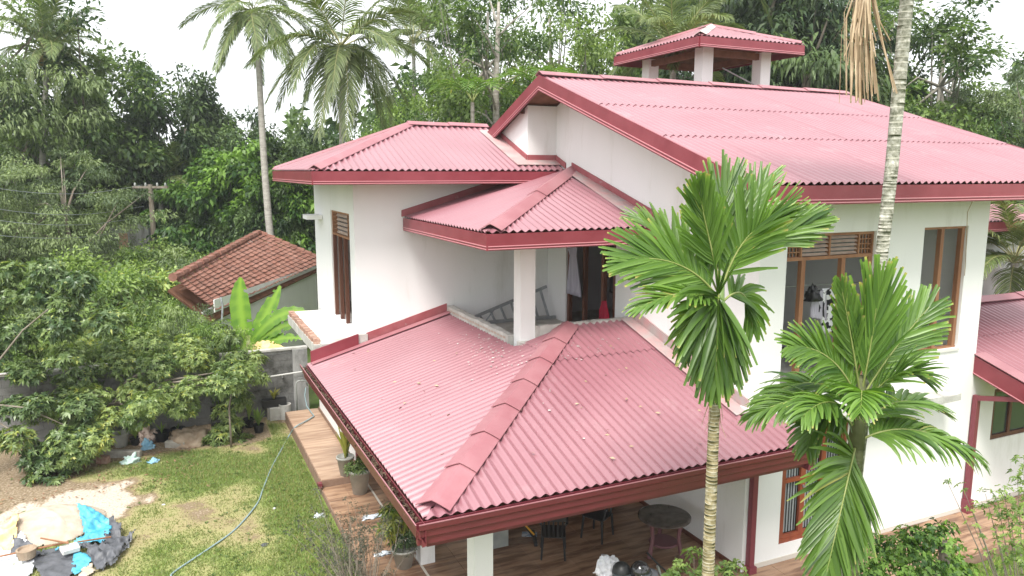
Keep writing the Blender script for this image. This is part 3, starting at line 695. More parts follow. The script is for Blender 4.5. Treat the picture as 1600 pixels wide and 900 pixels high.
# -- belvedere tower on the roof
t0 = (13.17, 16.78, 10.10)           # near corner of the eave, bottom of its fascia
TX0, TY0, TX1, TY1, TZ = 13.17, 16.78, 16.85, 20.95, 10.36
KT = .36
cxm = (TX0+TX1)/2; cym = (TY0+TY1)/2; hr = (TX1-TX0)/2
za = TZ+KT*hr
rt = deck(house, [(TX0+.03, TY0+.03, TZ), (TX1-.03, TY0+.03, TZ), (cxm, TY0+hr, za)]); rt.name = 'roof_tower'
slope('tower_front_slope', (0, TY0, TZ), (1, 0, 0), KT, TX0, TX1, lambda s: 0, lambda s: min(s-TX0, TX1-s), [0, 4], M_['roof'], rt)
slope('tower_rear_slope', (0, TY1, TZ), (1, 0, 0), KT, TX0, TX1, lambda s: 0, lambda s: min(s-TX0, TX1-s), [0, 4], M_['roof'], rt, across=-1)
slope('tower_left_slope', (TX0, 0, TZ), (0, 1, 0), KT, TY0, TY1, lambda s: 0, lambda s: min(s-TY0, TY1-s, hr), [0, 4], M_['roof'], rt, across=-1)
slope('tower_right_slope', (TX1, 0, TZ), (0, 1, 0), KT, TY0, TY1, lambda s: 0, lambda s: min(s-TY0, TY1-s, hr), [0, 4], M_['roof'], rt, across=1)
za = TZ+KT*hr
M_['palecap'] = mat('pale_ridge_cap', (.66, .52, .50), .5, (.72, .62, .60), 4)
c1 = (cxm, TY0+hr, za+.02); c2 = (cxm, TY1-hr, za+.02)
cap_strip('ridge_cap', (TX0+.06, TY0+.06, TZ+.04), c1, rt, wd=.32, n=2, rise=.05, m=M_['palecap'])
cap_strip('ridge_cap', (TX1-.06, TY0+.06, TZ+.04), c1, rt, wd=.32, n=2, rise=.05)
cap_strip('ridge_cap', (TX0+.06, TY1-.06, TZ+.04), c2, rt, wd=.32, n=2, rise=.05)
cap_strip('ridge_cap', (TX1-.06, TY1-.06, TZ+.04), c2, rt, wd=.32, n=2, rise=.05)
cap_strip('ridge_cap', c1, c2, rt, wd=.32, n=1, rise=.05)
for a, b, o_ in (((TX0, TY0), (TX1, TY0), (0, -1, 0)), ((TX0, TY0), (TX0, TY1), (-1, 0, 0)), ((TX1, TY0), (TX1, TY1), (1, 0, 0)), ((TX0, TY1), (TX1, TY1), (0, 1, 0))):
    fascia((a[0], a[1], TZ-.02), (b[0], b[1], TZ-.02), .27, rt, out_=o_)
i_ = .62
for x in (TX0+i_, TX1-i_-.36):
    for y in (TY0+i_, TY1-i_-.36):
        boxes('tower_column', M_['white'], rt, (x, x+.36, y, y+.36, 7.0, 10.2))
zz = lambda x, y: 0
for a in ([(TX0+.03, TY0+.03, TZ), (cxm, TY0+hr, za), (cxm, TY1-hr, za), (TX0+.03, TY1-.03, TZ)],
          [(TX1-.03, TY1-.03, TZ), (TX0+.03, TY1-.03, TZ), (cxm, TY1-hr, za)], [(TX1-.03, TY1-.03, TZ), (cxm, TY1-hr, za), (cxm, TY0+hr, za), (TX1-.03, TY0+.03, TZ)]):
    deck(rt, a)
boxes('ring_beam', M_['soffit'], rt, (TX0+.7, TX1-.7, TY0+.7, TY0+.84, 9.98, 10.16), (TX0+.7, TX1-.7, TY1-.84, TY1-.7, 9.98, 10.16), (TX0+.7, TX0+.84, TY0+.841, TY1-.841, 9.98, 10.16), (TX1-.84, TX1-.7, TY0+.841, TY1-.841, 9.98, 10.16))
for k in range(6):
    x = TX0+.5+k*.53
    boxes('rafter', M_['soffit'], rt, (x, x+.06, TY0+.05, TY0+.69, 10.17, 10.26))
MB().tube([(14.9, 17.9, 9.75), (17.6, 17.2, 8.5)], .022).build('brace_pipe', M_['alu'], rt)
# -- wing roof on the right
WX, WY, WZ, KW = 14.0, 7.75, 2.86, .33
zw = lambda y: WZ+KW*(y-WY)
rw = deck(house, [(WX+.03, WY+.02, WZ), (24, WY+.02, WZ), (24, WY+3.2, zw(WY+3.2)), (WX+.03, WY+3.2, zw(WY+3.2))]); rw.name = 'wing_roof'
slope('wing_slope', (0, WY, WZ), (1, 0, 0), KW, WX, 24, lambda s: 0, lambda s: 3.2, [0, 1.9, 4], M_['roof'], rw)
slope('wing_rear_slope', (0, WY+6.4, WZ), (1, 0, 0), KW, WX+.02, 24, lambda s: 0, lambda s: 3.2, [0, 4], M_['roof'], rw, across=-1)
zw = lambda y: WZ+KW*(y-WY)
cap_strip('ridge_cap', (WX+.02, WY+3.2, zw(WY+3.2)+.03), (24, WY+3.2, zw(WY+3.2)+.03), rw, wd=.5, n=5, rise=.05)
fascia((WX, WY, zw(WY)-.0), (WX, 9.14, zw(9.14)), .36, rw, out_=(-1, 0, 0), lines=(.9,))
mb = MB(); g = [(WX-.05, WY, zw(WY)+.035), (WX+.28, WY, zw(WY)+.035), (WX+.28, 9.12, zw(9.12)+.035), (WX-.05, 9.12, zw(9.12)+.035)]
mb.hexa(g, [(a, b, c+.012) for a, b, c in g]); mb.build('flashing_apron', M_['ridge'], rw)
fascia((WX, WY, WZ-.02), (24, WY, WZ-.02), .25, rw, out_=(0, -1, 0))
wall_open_x('wall', 14.0, 24, 9.14, 9.3, .0, 3.25, [(14.72, 17.6, 1.5, 2.55)])
wallbox('baseboard', M_['grouttrim'], (14.02, 18.5, 9.12, 9.138, .151, .235))
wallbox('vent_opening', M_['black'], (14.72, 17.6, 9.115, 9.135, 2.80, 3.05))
# second storey block far right
ru2 = deck(house, [(18.6, 13.45, 5.45), (26.9, 13.45, 5.45), (26.9, 14.2, 5.65), (18.6, 15.2, 5.92)]); ru2.name = 'rear_block_roof'
slope('rear_block_slope', (0, 13.4, 5.45), (1, 0, 0), .27, 18.5, 27.0, lambda s: 0, lambda s: max(0, min(3, 1.9-(s-18.5)*.12)), [0, 4], M_['roof'], ru2)
fascia((18.5, 13.4, 5.43), (27, 13.4, 5.43), .27, ru2, out_=(0, -1, 0))
wallbox('wall', M_['white'], (21.5, 26.5, 14.3, 14.5, 0, 5.5))
# downpipes
def pipe(pts, w_=.085, m=M_['pipe'], name='downpipe', parent=None):
    mb = MB()
    for a, b in zip(pts[:-1], pts[1:]): mb.bar(a, b, w_, w_)
    return mb.build(name, m, parent or house)
pipe([(8.56, 9.055, 2.42), (8.56, 9.055, .15)], .10)
boxes('pipe_shoe', M_['pipe'], house, (8.48, 8.64, 8.97, 9.11, .152, .27))
pipe([(14.06, 8.0, 2.74), (14.06, 9.02, 2.49)], .09); pipe([(14.06, 9.06, 2.535), (14.06, 9.06, .17)], .10)
boxes('pipe_shoe', M_['pipe'], house, (13.98, 14.14, 8.96, 9.11, .152, .42))
pipe([(3.50, 15.55, 2.4), (3.50, 15.55, .30)], .10)
pipe([(8.93, 8.35, 2.45), (8.93, 9.06, 2.36)], .09)
boxes('gutter_outlet', M_['pipe'], house, (8.87, 9.0, 8.23, 8.36, 2.2, 2.48))
# small junction box and end of a conduit on the walls
boxes('lamp_holder', mat('pale_plastic', (.62, .55, .55), .6), house, (6.20, 6.30, 16.34, 16.398, 5.24, 5.34))
boxes('pipe_stub', M_['pipe'], house, (2.60, 2.68, 15.38, 15.49, .18, .29))
MB().tube([(2.6, 15.44, .22), (2.69, 15.44, .22)], .05, n=12).build('drain_pipe', M_['pipe'], house)

# ---- windows and doors ---------------------------------------------------
def wframe(name, parent, m, *bars):
    mb = MB()
    for b in bars: mb.box(*b)
    return mb.build(name, m, parent)
def lattice(parent, x0, x1, z0, z1, y, n=3, r=5, m=M_['wood'], axis='x'):
    mb = MB(); t = .016
    for k in range(n+1):
        c = x0+(x1-x0)*k/n; mb.box(c-t/2, c+t/2, y, y+.03, z0, z1) if axis == 'x' else mb.box(y, y+.03, c-t/2, c+t/2, z0, z1)
    for k in range(r+1):
        c = z0+(z1-z0)*k/r; mb.box(x0, x1, y+.003, y+.027, c-t/2, c+t/2) if axis == 'x' else mb.box(y+.003, y+.027, x0, x1, c-t/2, c+t/2)
    return mb.build('lattice', m, parent)
def louvers(parent, x0, x1, z0, z1, y, n=5, axis='x', m=M_['louver']):
    for k in range(n):
        z = z0+(z1-z0)*(k+.5)/n; h = (z1-z0)/n*.60; dx = .045
        mb = MB()
        pr_ = [(0, -h/2), (.012, -h/2), (dx, h/2-.01), (dx-.012, h/2)]
        if axis == 'x': a = [(x0, y+p, z+q) for p, q in pr_]; b = [(x1, y+p, z+q) for p, q in pr_]
        else: a = [(y+p, x0, z+q) for p, q in pr_]; b = [(y+p, x1, z+q) for p, q in pr_]
        n_ = 4; mb.add(a+b, [(i, (i+1) % 4, 4+(i+1) % 4, 4+i) for i in range(4)]+[(0, 1, 2, 3), (7, 6, 5, 4)]); mb.build('louver_slat', m, parent)
# large upper window of the facade: posts without sashes, lattice and louvres above
x0, x1, z0, z1 = WIN_A; yf = 9.17
wa = wframe('window', house, M_['wood'], (x0, x1, yf, yf+.09, z1-.05, z1), (x0, x1, yf, yf+.09, z1-.44, z1-.385))
wa['label'] = 'wide upper opening with wooden posts below lattice and louvres'
for a in (9.44, 10.34, x1-.09): wframe('post', wa, M_['wood'], (a, a+.085, yf+.002, yf+.088, z0, z1-.44))
for a in (x0, 9.40, 10.03, 10.70, x1-.035): wframe('post', wa, M_['wood'], (a, a+.035, yf+.003, yf+.087, z1-.385, z1-.05))
lattice(wa, x0+.035, 9.40, z1-.385, z1-.05, yf+.02, 4, 4); lattice(wa, 10.735, x1-.035, z1-.385, z1-.05, yf+.02, 4, 4)
louvers(wa, 9.435, 10.03, z1-.385, z1-.05, yf+.02); louvers(wa, 10.065, 10.70, z1-.385, z1-.05, yf+.02)
wframe('sill', wa, M_['slabtop'], (x0, x1, 9.06, 9.30, z0-.06, z0-.002))
# right upper window
x0, x1, z0, z1 = WIN_B
wb = wframe('window', house, M_['wood'], (x0, x1, yf, yf+.09, z1-.045, z1), (x0, x1, yf, yf+.09, z0, z0+.03))
wb['label'] = 'right upper window frame without glass'
for a in (x0+.52, x1-.10): wframe('post', wb, M_['wood'], (a, a+.085, yf+.002, yf+.088, z0+.03, z1-.045))
wframe('sill', wb, M_['slabtop'], (x0-.02, x1+.02, 9.09, 9.17, z0-.05, z0-.002))
# ground floor window of the facade with bars and curtains
x0, x1, z0, z1 = WIN_G; yg = 9.14
wg = wframe('window', house, M_['redwood'], (x0, x1, yg, yg+.10, z0, z0+.07), (x0, x1, yg, yg+.10, z1-.07, z1), (x0, x0+.06, yg, yg+.1, z0+.07, z1-.07), (x1-.06, x1, yg, yg+.1, z0+.07, z1-.07))
wg['label'] = 'barred ground floor window with red brown frame and grey curtains'
nl = 3; wl = (x1-x0-.12)/nl
for k in range(nl):
    a = x0+.06+k*wl; b = a+wl
    s_ = wframe('sash', wg, M_['redwood'], (a, a+.055, yg+.01, yg+.06, z0+.07, z1-.07), (b-.055, b, yg+.01, yg+.06, z0+.07, z1-.07), (a+.055, b-.055, yg+.01, yg+.06, z0+.07, z0+.14), (a+.055, b-.055, yg+.01, yg+.06, z0+1.08, z0+1.15), (a+.055, b-.055, yg+.01, yg+.06, z1-.13, z1-.07))
    wframe('pane', wg, M_['curtain'], (a+.055, b-.055, yg+.085, yg+.095, z0+.14, z1-.13))
    mb = MB()
    for j in range(5):
        c = a+.07+(wl-.14)*(j+.5)/5; mb.box(c-.006, c+.006, yg+.065, yg+.077, z0+.14, z1-.13)
    mb.build('grille', M_['black'], wg)
MB().lathe([(0, 0), (.02, .0), (.02, .04), (0, .04)], (x0+.06+wl, yg-.005, z0+.95)).build('handle', M_['alu'], wg)
# wing window
ww = wframe('window', house, M_['darkwood'], (14.72, 14.80, 9.16, 9.24, 1.5, 2.55), (14.8, 17.6, 9.16, 9.24, 1.5, 1.58), (14.8, 17.6, 9.16, 9.24, 2.47, 2.55), (15.28, 15.36, 9.16, 9.24, 1.58, 2.47), (16.4, 16.48, 9.16, 9.24, 1.58, 2.47))
ww['label'] = 'dark glazed window of the right hand wing'
for a, b in ((14.8, 15.28), (15.36, 16.4), (16.48, 17.6)): wframe('pane', ww, M_['glass'], (a, b, 9.195, 9.205, 1.58, 2.47))
# tall balcony door of the left block
y0, y1, z0, z1 = 16.86, 18.90, 3.22, 5.85; xf = 3.78
wd_ = wframe('window', house, M_['wood'], (xf, xf+.09, y0, y1, z1-.05, z1), (xf, xf+.09, y0, y1, z1-.60, z1-.55))
wd_['label'] = 'tall balcony opening with wooden posts and louvres'
for a in (y0, y0+.72, y0+1.32, y1-.09): wframe('post', wd_, M_['darkwood'], (xf+.002, xf+.088, a, a+.085, z0, z1-.60))
for a in (y0, y1-.06): wframe('post', wd_, M_['wood'], (xf+.003, xf+.087, a, a+.06, z1-.55, z1-.05))
lattice(wd_, y0+.06, y0+.40, z1-.55, z1-.05, xf+.02, 3, 5, axis='y'); lattice(wd_, y1-.40, y1-.06, z1-.55, z1-.05, xf+.02, 3, 5, axis='y')
louvers(wd_, y0+.42, y1-.42, z1-.55, z1-.05, xf+.02, 5, axis='y')
# verandah doorway posts
vd = wframe('window', house, M_['darkwood'], (8.53, 8.62, 13.30, 15.45, 5.80, 5.86))
vd['label'] = 'verandah opening with dark posts'
for a in (13.34, 13.82, 14.62, 15.33): wframe('post', vd, M_['darkwood'], (8.532, 8.618, a, a+.10, 3.27, 5.80))
# ================================================================== VEGETATION
def leaf_arrays(pos, dr, nr, Ln, Wd, droop=0.0):
    """Diamond leaves: base, two sides at 45 per cent, tip."""
    dr = dr/np.maximum(np.linalg.norm(dr, axis=1), 1e-6)[:, None]
    sd_ = np.cross(dr, nr); sd_ /= np.maximum(np.linalg.norm(sd_, axis=1), 1e-6)[:, None]
    up = np.cross(sd_, dr)
    a = pos; m = pos+dr*(Ln*.45)[:, None]-up*(Wd*.12)[:, None]
    t = pos+dr*Ln[:, None]-np.array([0, 0, 1.])*(Ln*droop)[:, None]
    l_ = m+sd_*(Wd*.5)[:, None]+up*(Wd*.2)[:, None]; r_ = m-sd_*(Wd*.5)[:, None]+up*(Wd*.2)[:, None]
    return np.stack([a, r_, t, l_], 1).reshape(-1, 3)
def crown_mesh(name, seed, m, ncl, nper, Lf, Wf, c=(0, 0, .68), R=(.34, .34, .32), rc=.09, flat=.7, droop=.2, bottom=-1.0, lumps=.35, tuft=1):
    r = np.random.default_rng(seed)
    d = r.normal(0, 1, (ncl, 3)); d /= np.linalg.norm(d, axis=1)[:, None]
    d[:, 2] = np.where(d[:, 2] < bottom, -d[:, 2], d[:, 2])
    lob = 1+lumps*np.array([noise.noise(Vector(q)*1.9+Vector((seed, 0, 0))) for q in d])*1.6
    rr_ = r.uniform(.25, 1, ncl)**.45
    cc = np.array(c)+d*np.array(R)*(rr_*lob)[:, None]
    cs = rc*r.uniform(.55, 1.35, ncl)
    n = ncl*nper; idx = np.repeat(np.arange(ncl), nper)
    q = r.normal(0, 1, (n, 3)); q /= np.linalg.norm(q, axis=1)[:, None]
    q *= (r.uniform(0, 1, n)**.5)[:, None]
    q[:, 2] *= flat
    pos = cc[idx]+q*cs[idx][:, None]
    dr = q*1.0+r.normal(0, .55, (n, 3))+np.array([0, 0, -.15-droop])+(d[idx])*.35
    nr = np.array([0, 0, 1.])+r.normal(0, .55, (n, 3))+q*.4
    Ln = Lf*r.uniform(.6, 1.35, n); Wd = Wf*r.uniform(.6, 1.3, n)
    v = leaf_arrays(pos, dr, nr, Ln, Wd, droop)
    ct = r.uniform(.0, .9, ncl)
    tone = np.clip(ct[idx]+r.normal(0, .17, n), 0, 1); hi = r.random(n) < .012; tone[hi] = 1.0
    f = np.arange(4*n).reshape(n, 4)
    me = bpy.data.meshes.new(name); nv = 4*n
    me.vertices.add(nv); me.vertices.foreach_set('co', v.astype(np.float32).reshape(-1)); me.loops.add(nv); me.loops.foreach_set('vertex_index', f.reshape(-1).astype(np.int32))
    me.polygons.add(n); me.polygons.foreach_set('loop_start', np.arange(0, nv, 4, dtype=np.int32)); me.polygons.foreach_set('loop_total', np.full(n, 4, np.int32))
    a = me.attributes.new('tone', 'FLOAT', 'POINT'); a.data.foreach_set('value', np.repeat(tone, 4).astype(np.float32))
    me.update(calc_edges=True); me.materials.append(m)
    return me, cc
def trunk_mesh(name, seed, m, cc, r0=.018, fork=.4, nb=14, wob=.02, top=.75):
    r = random.Random(seed); mb = MB()
    pts = [Vector((r.uniform(-wob, wob)*(i > 0), r.uniform(-wob, wob)*(i > 0), top*i/6)) for i in range(7)]
    mb.tube(pts, [r0*(1-.11*i) for i in range(7)], 8)
    pick = list(range(len(cc))); r.shuffle(pick)
    for k in pick[:nb]:
        e = Vector(cc[k]); s_ = pts[r.choice([2, 3, 4, 5])] if e.z > fork else pts[2]
        mid = (s_+e)/2+Vector((r.uniform(-.02, .02), r.uniform(-.02, .02), r.uniform(-.02, .04)))
        mb.tube([s_, s_.lerp(mid, .6), mid, e], [r0*.45, r0*.36, r0*.26, r0*.09], 5, cap=False)
    me = bpy.data.meshes.new(name); me.from_pydata(mb.v, [], mb.f); me.polygons.foreach_set('use_smooth', [True]*len(me.polygons)); me.update(); me.materials.append(m)
    return me
SPEC = {}
def species(key, seed, leaf, bark, **k):
    tk = {a: k.pop(a) for a in ('r0', 'nb', 'wob', 'top') if a in k}
    me, cc = crown_mesh('crown', seed, L_[leaf], **k); SPEC[key] = (me, trunk_mesh('trunk', seed, M_[bark], cc, **tk))
species('broad', 1, 'dark', 'bark', ncl=120, nper=190, Lf=.032, Wf=.015, R=(.36, .36, .34), c=(0, 0, .64), rc=.085)
species('broad2', 2, 'mid', 'bark', ncl=110, nper=170, Lf=.024, Wf=.012, R=(.33, .33, .38), c=(0, 0, .60), rc=.08, lumps=.5)
species('tall', 3, 'mid', 'palebark', ncl=60, nper=170, Lf=.016, Wf=.008, R=(.20, .20, .30), c=(0, 0, .70), rc=.062, lumps=.7, r0=.012, nb=30, top=.95)
species('airy', 4, 'light', 'palebark', ncl=70, nper=150, Lf=.018, Wf=.008, R=(.27, .27, .34), c=(0, 0, .62), rc=.07, lumps=.6, r0=.012, nb=30, top=.92)
species('feather', 5, 'grey', 'bark', ncl=120, nper=190, Lf=.018, Wf=.006, R=(.42, .42, .36), c=(0, 0, .6), rc=.085, flat=.4, droop=.3)
species('column', 6, 'dark', 'bark', ncl=110, nper=180, Lf=.022, Wf=.007, R=(.20, .20, .44), c=(0, 0, .54), rc=.07, droop=.6)
species('bush', 7, 'shrub', 'bark', ncl=75, nper=170, Lf=.052, Wf=.022, R=(.62, .62, .46), c=(0, 0, .50), rc=.17, lumps=.5, r0=.02, nb=20, top=.6)
species('bush2', 8, 'light', 'bark', ncl=75, nper=170, Lf=.046, Wf=.020, R=(.60, .60, .46), c=(0, 0, .48), rc=.16, flat=.5, lumps=.6, r0=.02, nb=20, top=.6)
species('bush3', 9, 'grey', 'bark', ncl=80, nper=180, Lf=.040, Wf=.013, R=(.62, .62, .44), c=(0, 0, .50), rc=.16, flat=.35, droop=.35, r0=.02, nb=20, top=.6)
species('vinebush', 10, 'vine', 'bark', ncl=110, nper=190, Lf=.030, Wf=.019, R=(.30, .30, .48), c=(0, 0, .49), rc=.075, lumps=.8, droop=.4)
def tree(key, name, label, cat, loc, h, wfac=1.0, rz=None, group=None):
    cm, tm = SPEC[key]; t = thing(name, label, cat, loc, random.uniform(0, 6.28) if rz is None else rz, group)
    t.scale = (h*wfac, h*wfac*random.uniform(.9, 1.1), h)
    link('crown', cm, None, t); link('trunk', tm, None, t)
    return t
def at(px, d, z=0.0):
    v = FW+RT*(px-800)/FPX; q = CAM+v*d; return Vector((q[0], q[1], z))
def ztop(py, d): return CAM[2]-(py-267)*d/FPX
# key, px centre, py top, depth, width factor
FOREST = [
 ('feather', 0, -60, 34, .8, 'broad grey green tree filling the upper left corner behind the coconut palm', 0),
 ('broad2', 140, 15, 37, .85, 'tall leafy tree behind the left coconut crown against the open sky', 0),
 ('feather', 110, 195, 30, .95, 'fine leaved grey green tree below the left coconut palm', 0),
 ('feather', 0, 215, 28.5, .9, 'grey green tree at the left edge of the picture', 0),
 ('feather', 185, 190, 39, .8, 'feathery tree left of the gap where the white garden wall shows', 0),
 ('broad', 300, 90, 40, .62, 'dark tree standing against the sky left of the tall slender coconut palm', 0),
 ('broad', 370, 150, 41, .7, 'dark tree directly behind the slender coconut trunk', 0),
 ('broad', 235, 190, 43, .6, 'dark tree half hidden at the left end of the sky gap', 0),
 ('vinebush', 350, 175, 36, 1.0, 'dark tree draped with bright vines beside the utility pole', 0),
 ('vinebush', 405, 215, 35, 1.0, 'vine covered tree just left of the slender palm trunk', 0),
 ('broad', 460, 175, 38, .8, 'dark tree between the slender palm trunk and the hip roof', 0),
 ('vinebush', 485, 230, 35, 1.0, 'leafy vine grown tree just behind the left corner of the hip roof', 0),
 ('broad', 440, 260, 34.5, .8, 'low dark tree above the tiled roof of the outbuilding', 0),
 ('broad', 330, 290, 36, .8, 'low dark tree right of the utility pole', 0),
 ('feather', 262, 265, 46, .8, 'hazy tree far behind the utility pole', 0),
 ('broad2', 590, 165, 35, .7, 'middle green tree under the big coconut crown', 0),
 ('tall', 655, 110, 38, 1.1, 'thin grey green tree right of the big coconut palm', 0),
 ('airy', 705, 90, 33, .8, 'bright light green tree behind the ridge of the hip roof', 0),
 ('tall', 770, -30, 31, .95, 'tall pale trunked tree rising behind the hip roof ridge', 0),
 ('tall', 720, -30, 42, .8, 'slim tree rising against the sky between the coconut palm and the pale trunk', 0),
 ('airy', 640, 165, 31, .8, 'light green tree beside the dark palm trunk', 0),
 ('broad2', 690, 185, 29, .7, 'low green tree behind the hip roof ridge', 0),
 ('airy', 790, 130, 31, .7, 'low light green tree beside the straight pale trunk', 0),
 ('tall', 850, -20, 38, 1.0, 'thin branched tree over the gable peak', 0),
 ('airy', 905, -5, 34, .85, 'leafy tree left of the roof tower', 0),
 ('broad2', 965, -10, 37, .62, 'green tree between the gable peak and the roof tower', 0),
 ('airy', 985, 105, 34, .6, 'light tree just left of the tower roof', 0),
 ('broad', 1090, -110, 41, .62, 'dark tree high behind the roof tower', 0),
 ('column', 1180, -100, 34, 1.2, 'dark drooping tree behind the right half of the tower roof', 0),
 ('column', 1240, -60, 32, 1.1, 'dark drooping tree right of the tower roof', 0),
 ('vinebush', 1290, 70, 36, 1.0, 'vine hung tree behind the dead palm frond', 0),
 ('airy', 1330, 85, 38, .6, 'light green tree behind the dead palm frond', 0),
 ('tall', 1370, -20, 36, .9, 'thin tree seen between the dead frond and the ringed trunk', 0),
 ('broad2', 1430, 95, 36, .6, 'leafy tree just right of the ringed trunk', 0),
 ('tall', 1455, 5, 32, 1.25, 'open branched tree right of the ringed trunk against the sky', 0),
 ('feather', 1535, 90, 31, .62, 'grey green tree at the right above the gable roof', 0),
 ('broad2', 1480, 150, 29, .6, 'green tree above the far edge of the gable roof', 0),
 ('feather', 1625, 60, 29, .7, 'grey green tree at the right edge of the picture', 0),
 ('broad', 1570, 190, 33, .7, 'dark tree filling the right side behind the gable roof', 0),
 ('broad', 1700, 100, 34, .9, 'large tree just beyond the right edge', 0),
 ('broad', -130, 60, 36, 1.0, 'large tree just beyond the left edge', 0),
 ('broad2', 1570, 270, 30, .8, 'tree seen between the facade corner and the right edge', 0),
]
for key, px, py, d, wf, lab, _ in FOREST:
    h = ztop(py, d)*.93
    tree(key, {'broad': 'broadleaf_tree', 'broad2': 'broadleaf_tree', 'tall': 'slender_tree', 'airy': 'slender_tree', 'feather': 'fine_leaved_tree', 'column': 'drooping_tree', 'vinebush': 'vine_covered_tree'}[key], lab, 'tree', at(px, d), h, wf, group='trees behind the house and garden')
# far woodland that reads as one mass
r = np.random.default_rng(21); n = 90000
px = r.uniform(-250, 1850, n); dd = r.uniform(46, 62, n)
zmax = 8.5+2.5*np.sin(px*.013)+1.8*np.sin(px*.041+1)+1.2*np.sin(px*.11)
z = zmax*r.uniform(0, 1, n)**.8
v0 = FW[None, :2]+RT[None, :2]*((px-800)/FPX)[:, None]
pos = np.stack([CAM[0]+v0[:, 0]*dd, CAM[1]+v0[:, 1]*dd, z], 1)
v = leaf_arrays(pos, r.normal(0, 1, (n, 3)), np.array([0, 0, 1.])+r.normal(0, .7, (n, 3)), r.uniform(.3, .8, n), r.uniform(.18, .4, n), .2)
raw_mesh('far_woodland', v, np.arange(4*n).reshape(n, 4), L_['dark'], tone=np.repeat(np.clip(.35+.3*np.sin(px*.05+z)+r.normal(0, .2, n), 0, 1), 4), kind='stuff', label='dense woodland closing the view far behind the garden', cat='woodland')

# thicket of shrubs on the left beyond the boundary wall
THICKET = [
 ('bush2', 318, 500, 20.9, .6, 'light shrub in front of the lower corner of the tiled roof'), ('bush', 345, 540, 20.7, .6, 'yellow green shrub beside the foot of the banana plant'),
 ('bush3', 290, 470, 21.2, .6, 'feathery shrub overlapping the tiled roof edge'),
 ('bush3', -20, 395, 27, 1.1, 'grey green shrub at the far left of the thicket'), ('bush2', 70, 372, 30, 1.0, 'light shrub at the back left of the thicket below the wires'),
 ('bush', 150, 392, 28, 1.0, 'rounded shrub in front of the white garden wall'), ('bush2', 235, 384, 30, .9, 'pale shrub under the foot of the utility pole'),
 ('bush3', 290, 385, 28, .9, 'feathery shrub touching the top corner of the tiled roof'), ('bush', 190, 405, 26, 1.0, 'yellow green shrub in the middle of the thicket'),
 ('bush2', 100, 405, 25, 1.0, 'light green shrub left of the middle of the thicket'), ('bush3', 20, 430, 23, 1.0, 'grey green shrub low on the left side of the thicket'),
 ('bush', 250, 430, 25, .9, 'leafy shrub beside the left edge of the tiled roof'), ('bush3', 150, 450, 23.5, 1.0, 'fine leaved shrub in the front of the thicket'),
 ('bush2', 215, 480, 23, .9, 'bright shrub in front of the thicket below the tiled roof'), ('bush', 300, 500, 22.6, .7, 'small shrub below the corner of the tiled roof'),
 ('bush', 80, 500, 22.5, .9, 'dark leaved shrub just behind the boundary wall'), ('bush3', 255, 540, 22.2, .7, 'low shrub leaning on the boundary wall'),
 ('bush2', 345, 520, 22.4, .6, 'small bright shrub left of the banana plant'), ('bush2', 0, 470, 22.0, .8, 'light shrub behind the dark tree at the left edge'),
 ('bush2', 330, 395, 33, .9, 'shrub behind the ridge of the tiled roof'), ('bush3', 60, 445, 24.5, .9, 'fine leaved shrub left of the front of the thicket'),
 ('bush2', 175, 425, 25.5, .9, 'pale shrub in the heart of the thicket'), ('bush', 205, 530, 22.0, .7, 'yellowish shrub rising over the boundary wall'),
 ('bush3', 130, 530, 21.9, .8, 'fine leaved shrub rising over the boundary wall'), ('bush2', 300, 555, 21.9, .55, 'small shrub hanging over the wall left of the banana plant')]
for key, px, py, d, wf, lab in THICKET:
    tree(key, 'shrub', lab, 'shrub', at(px, d), ztop(py, d)*1.03, wf, group='shrubs of the thicket beyond the boundary wall')

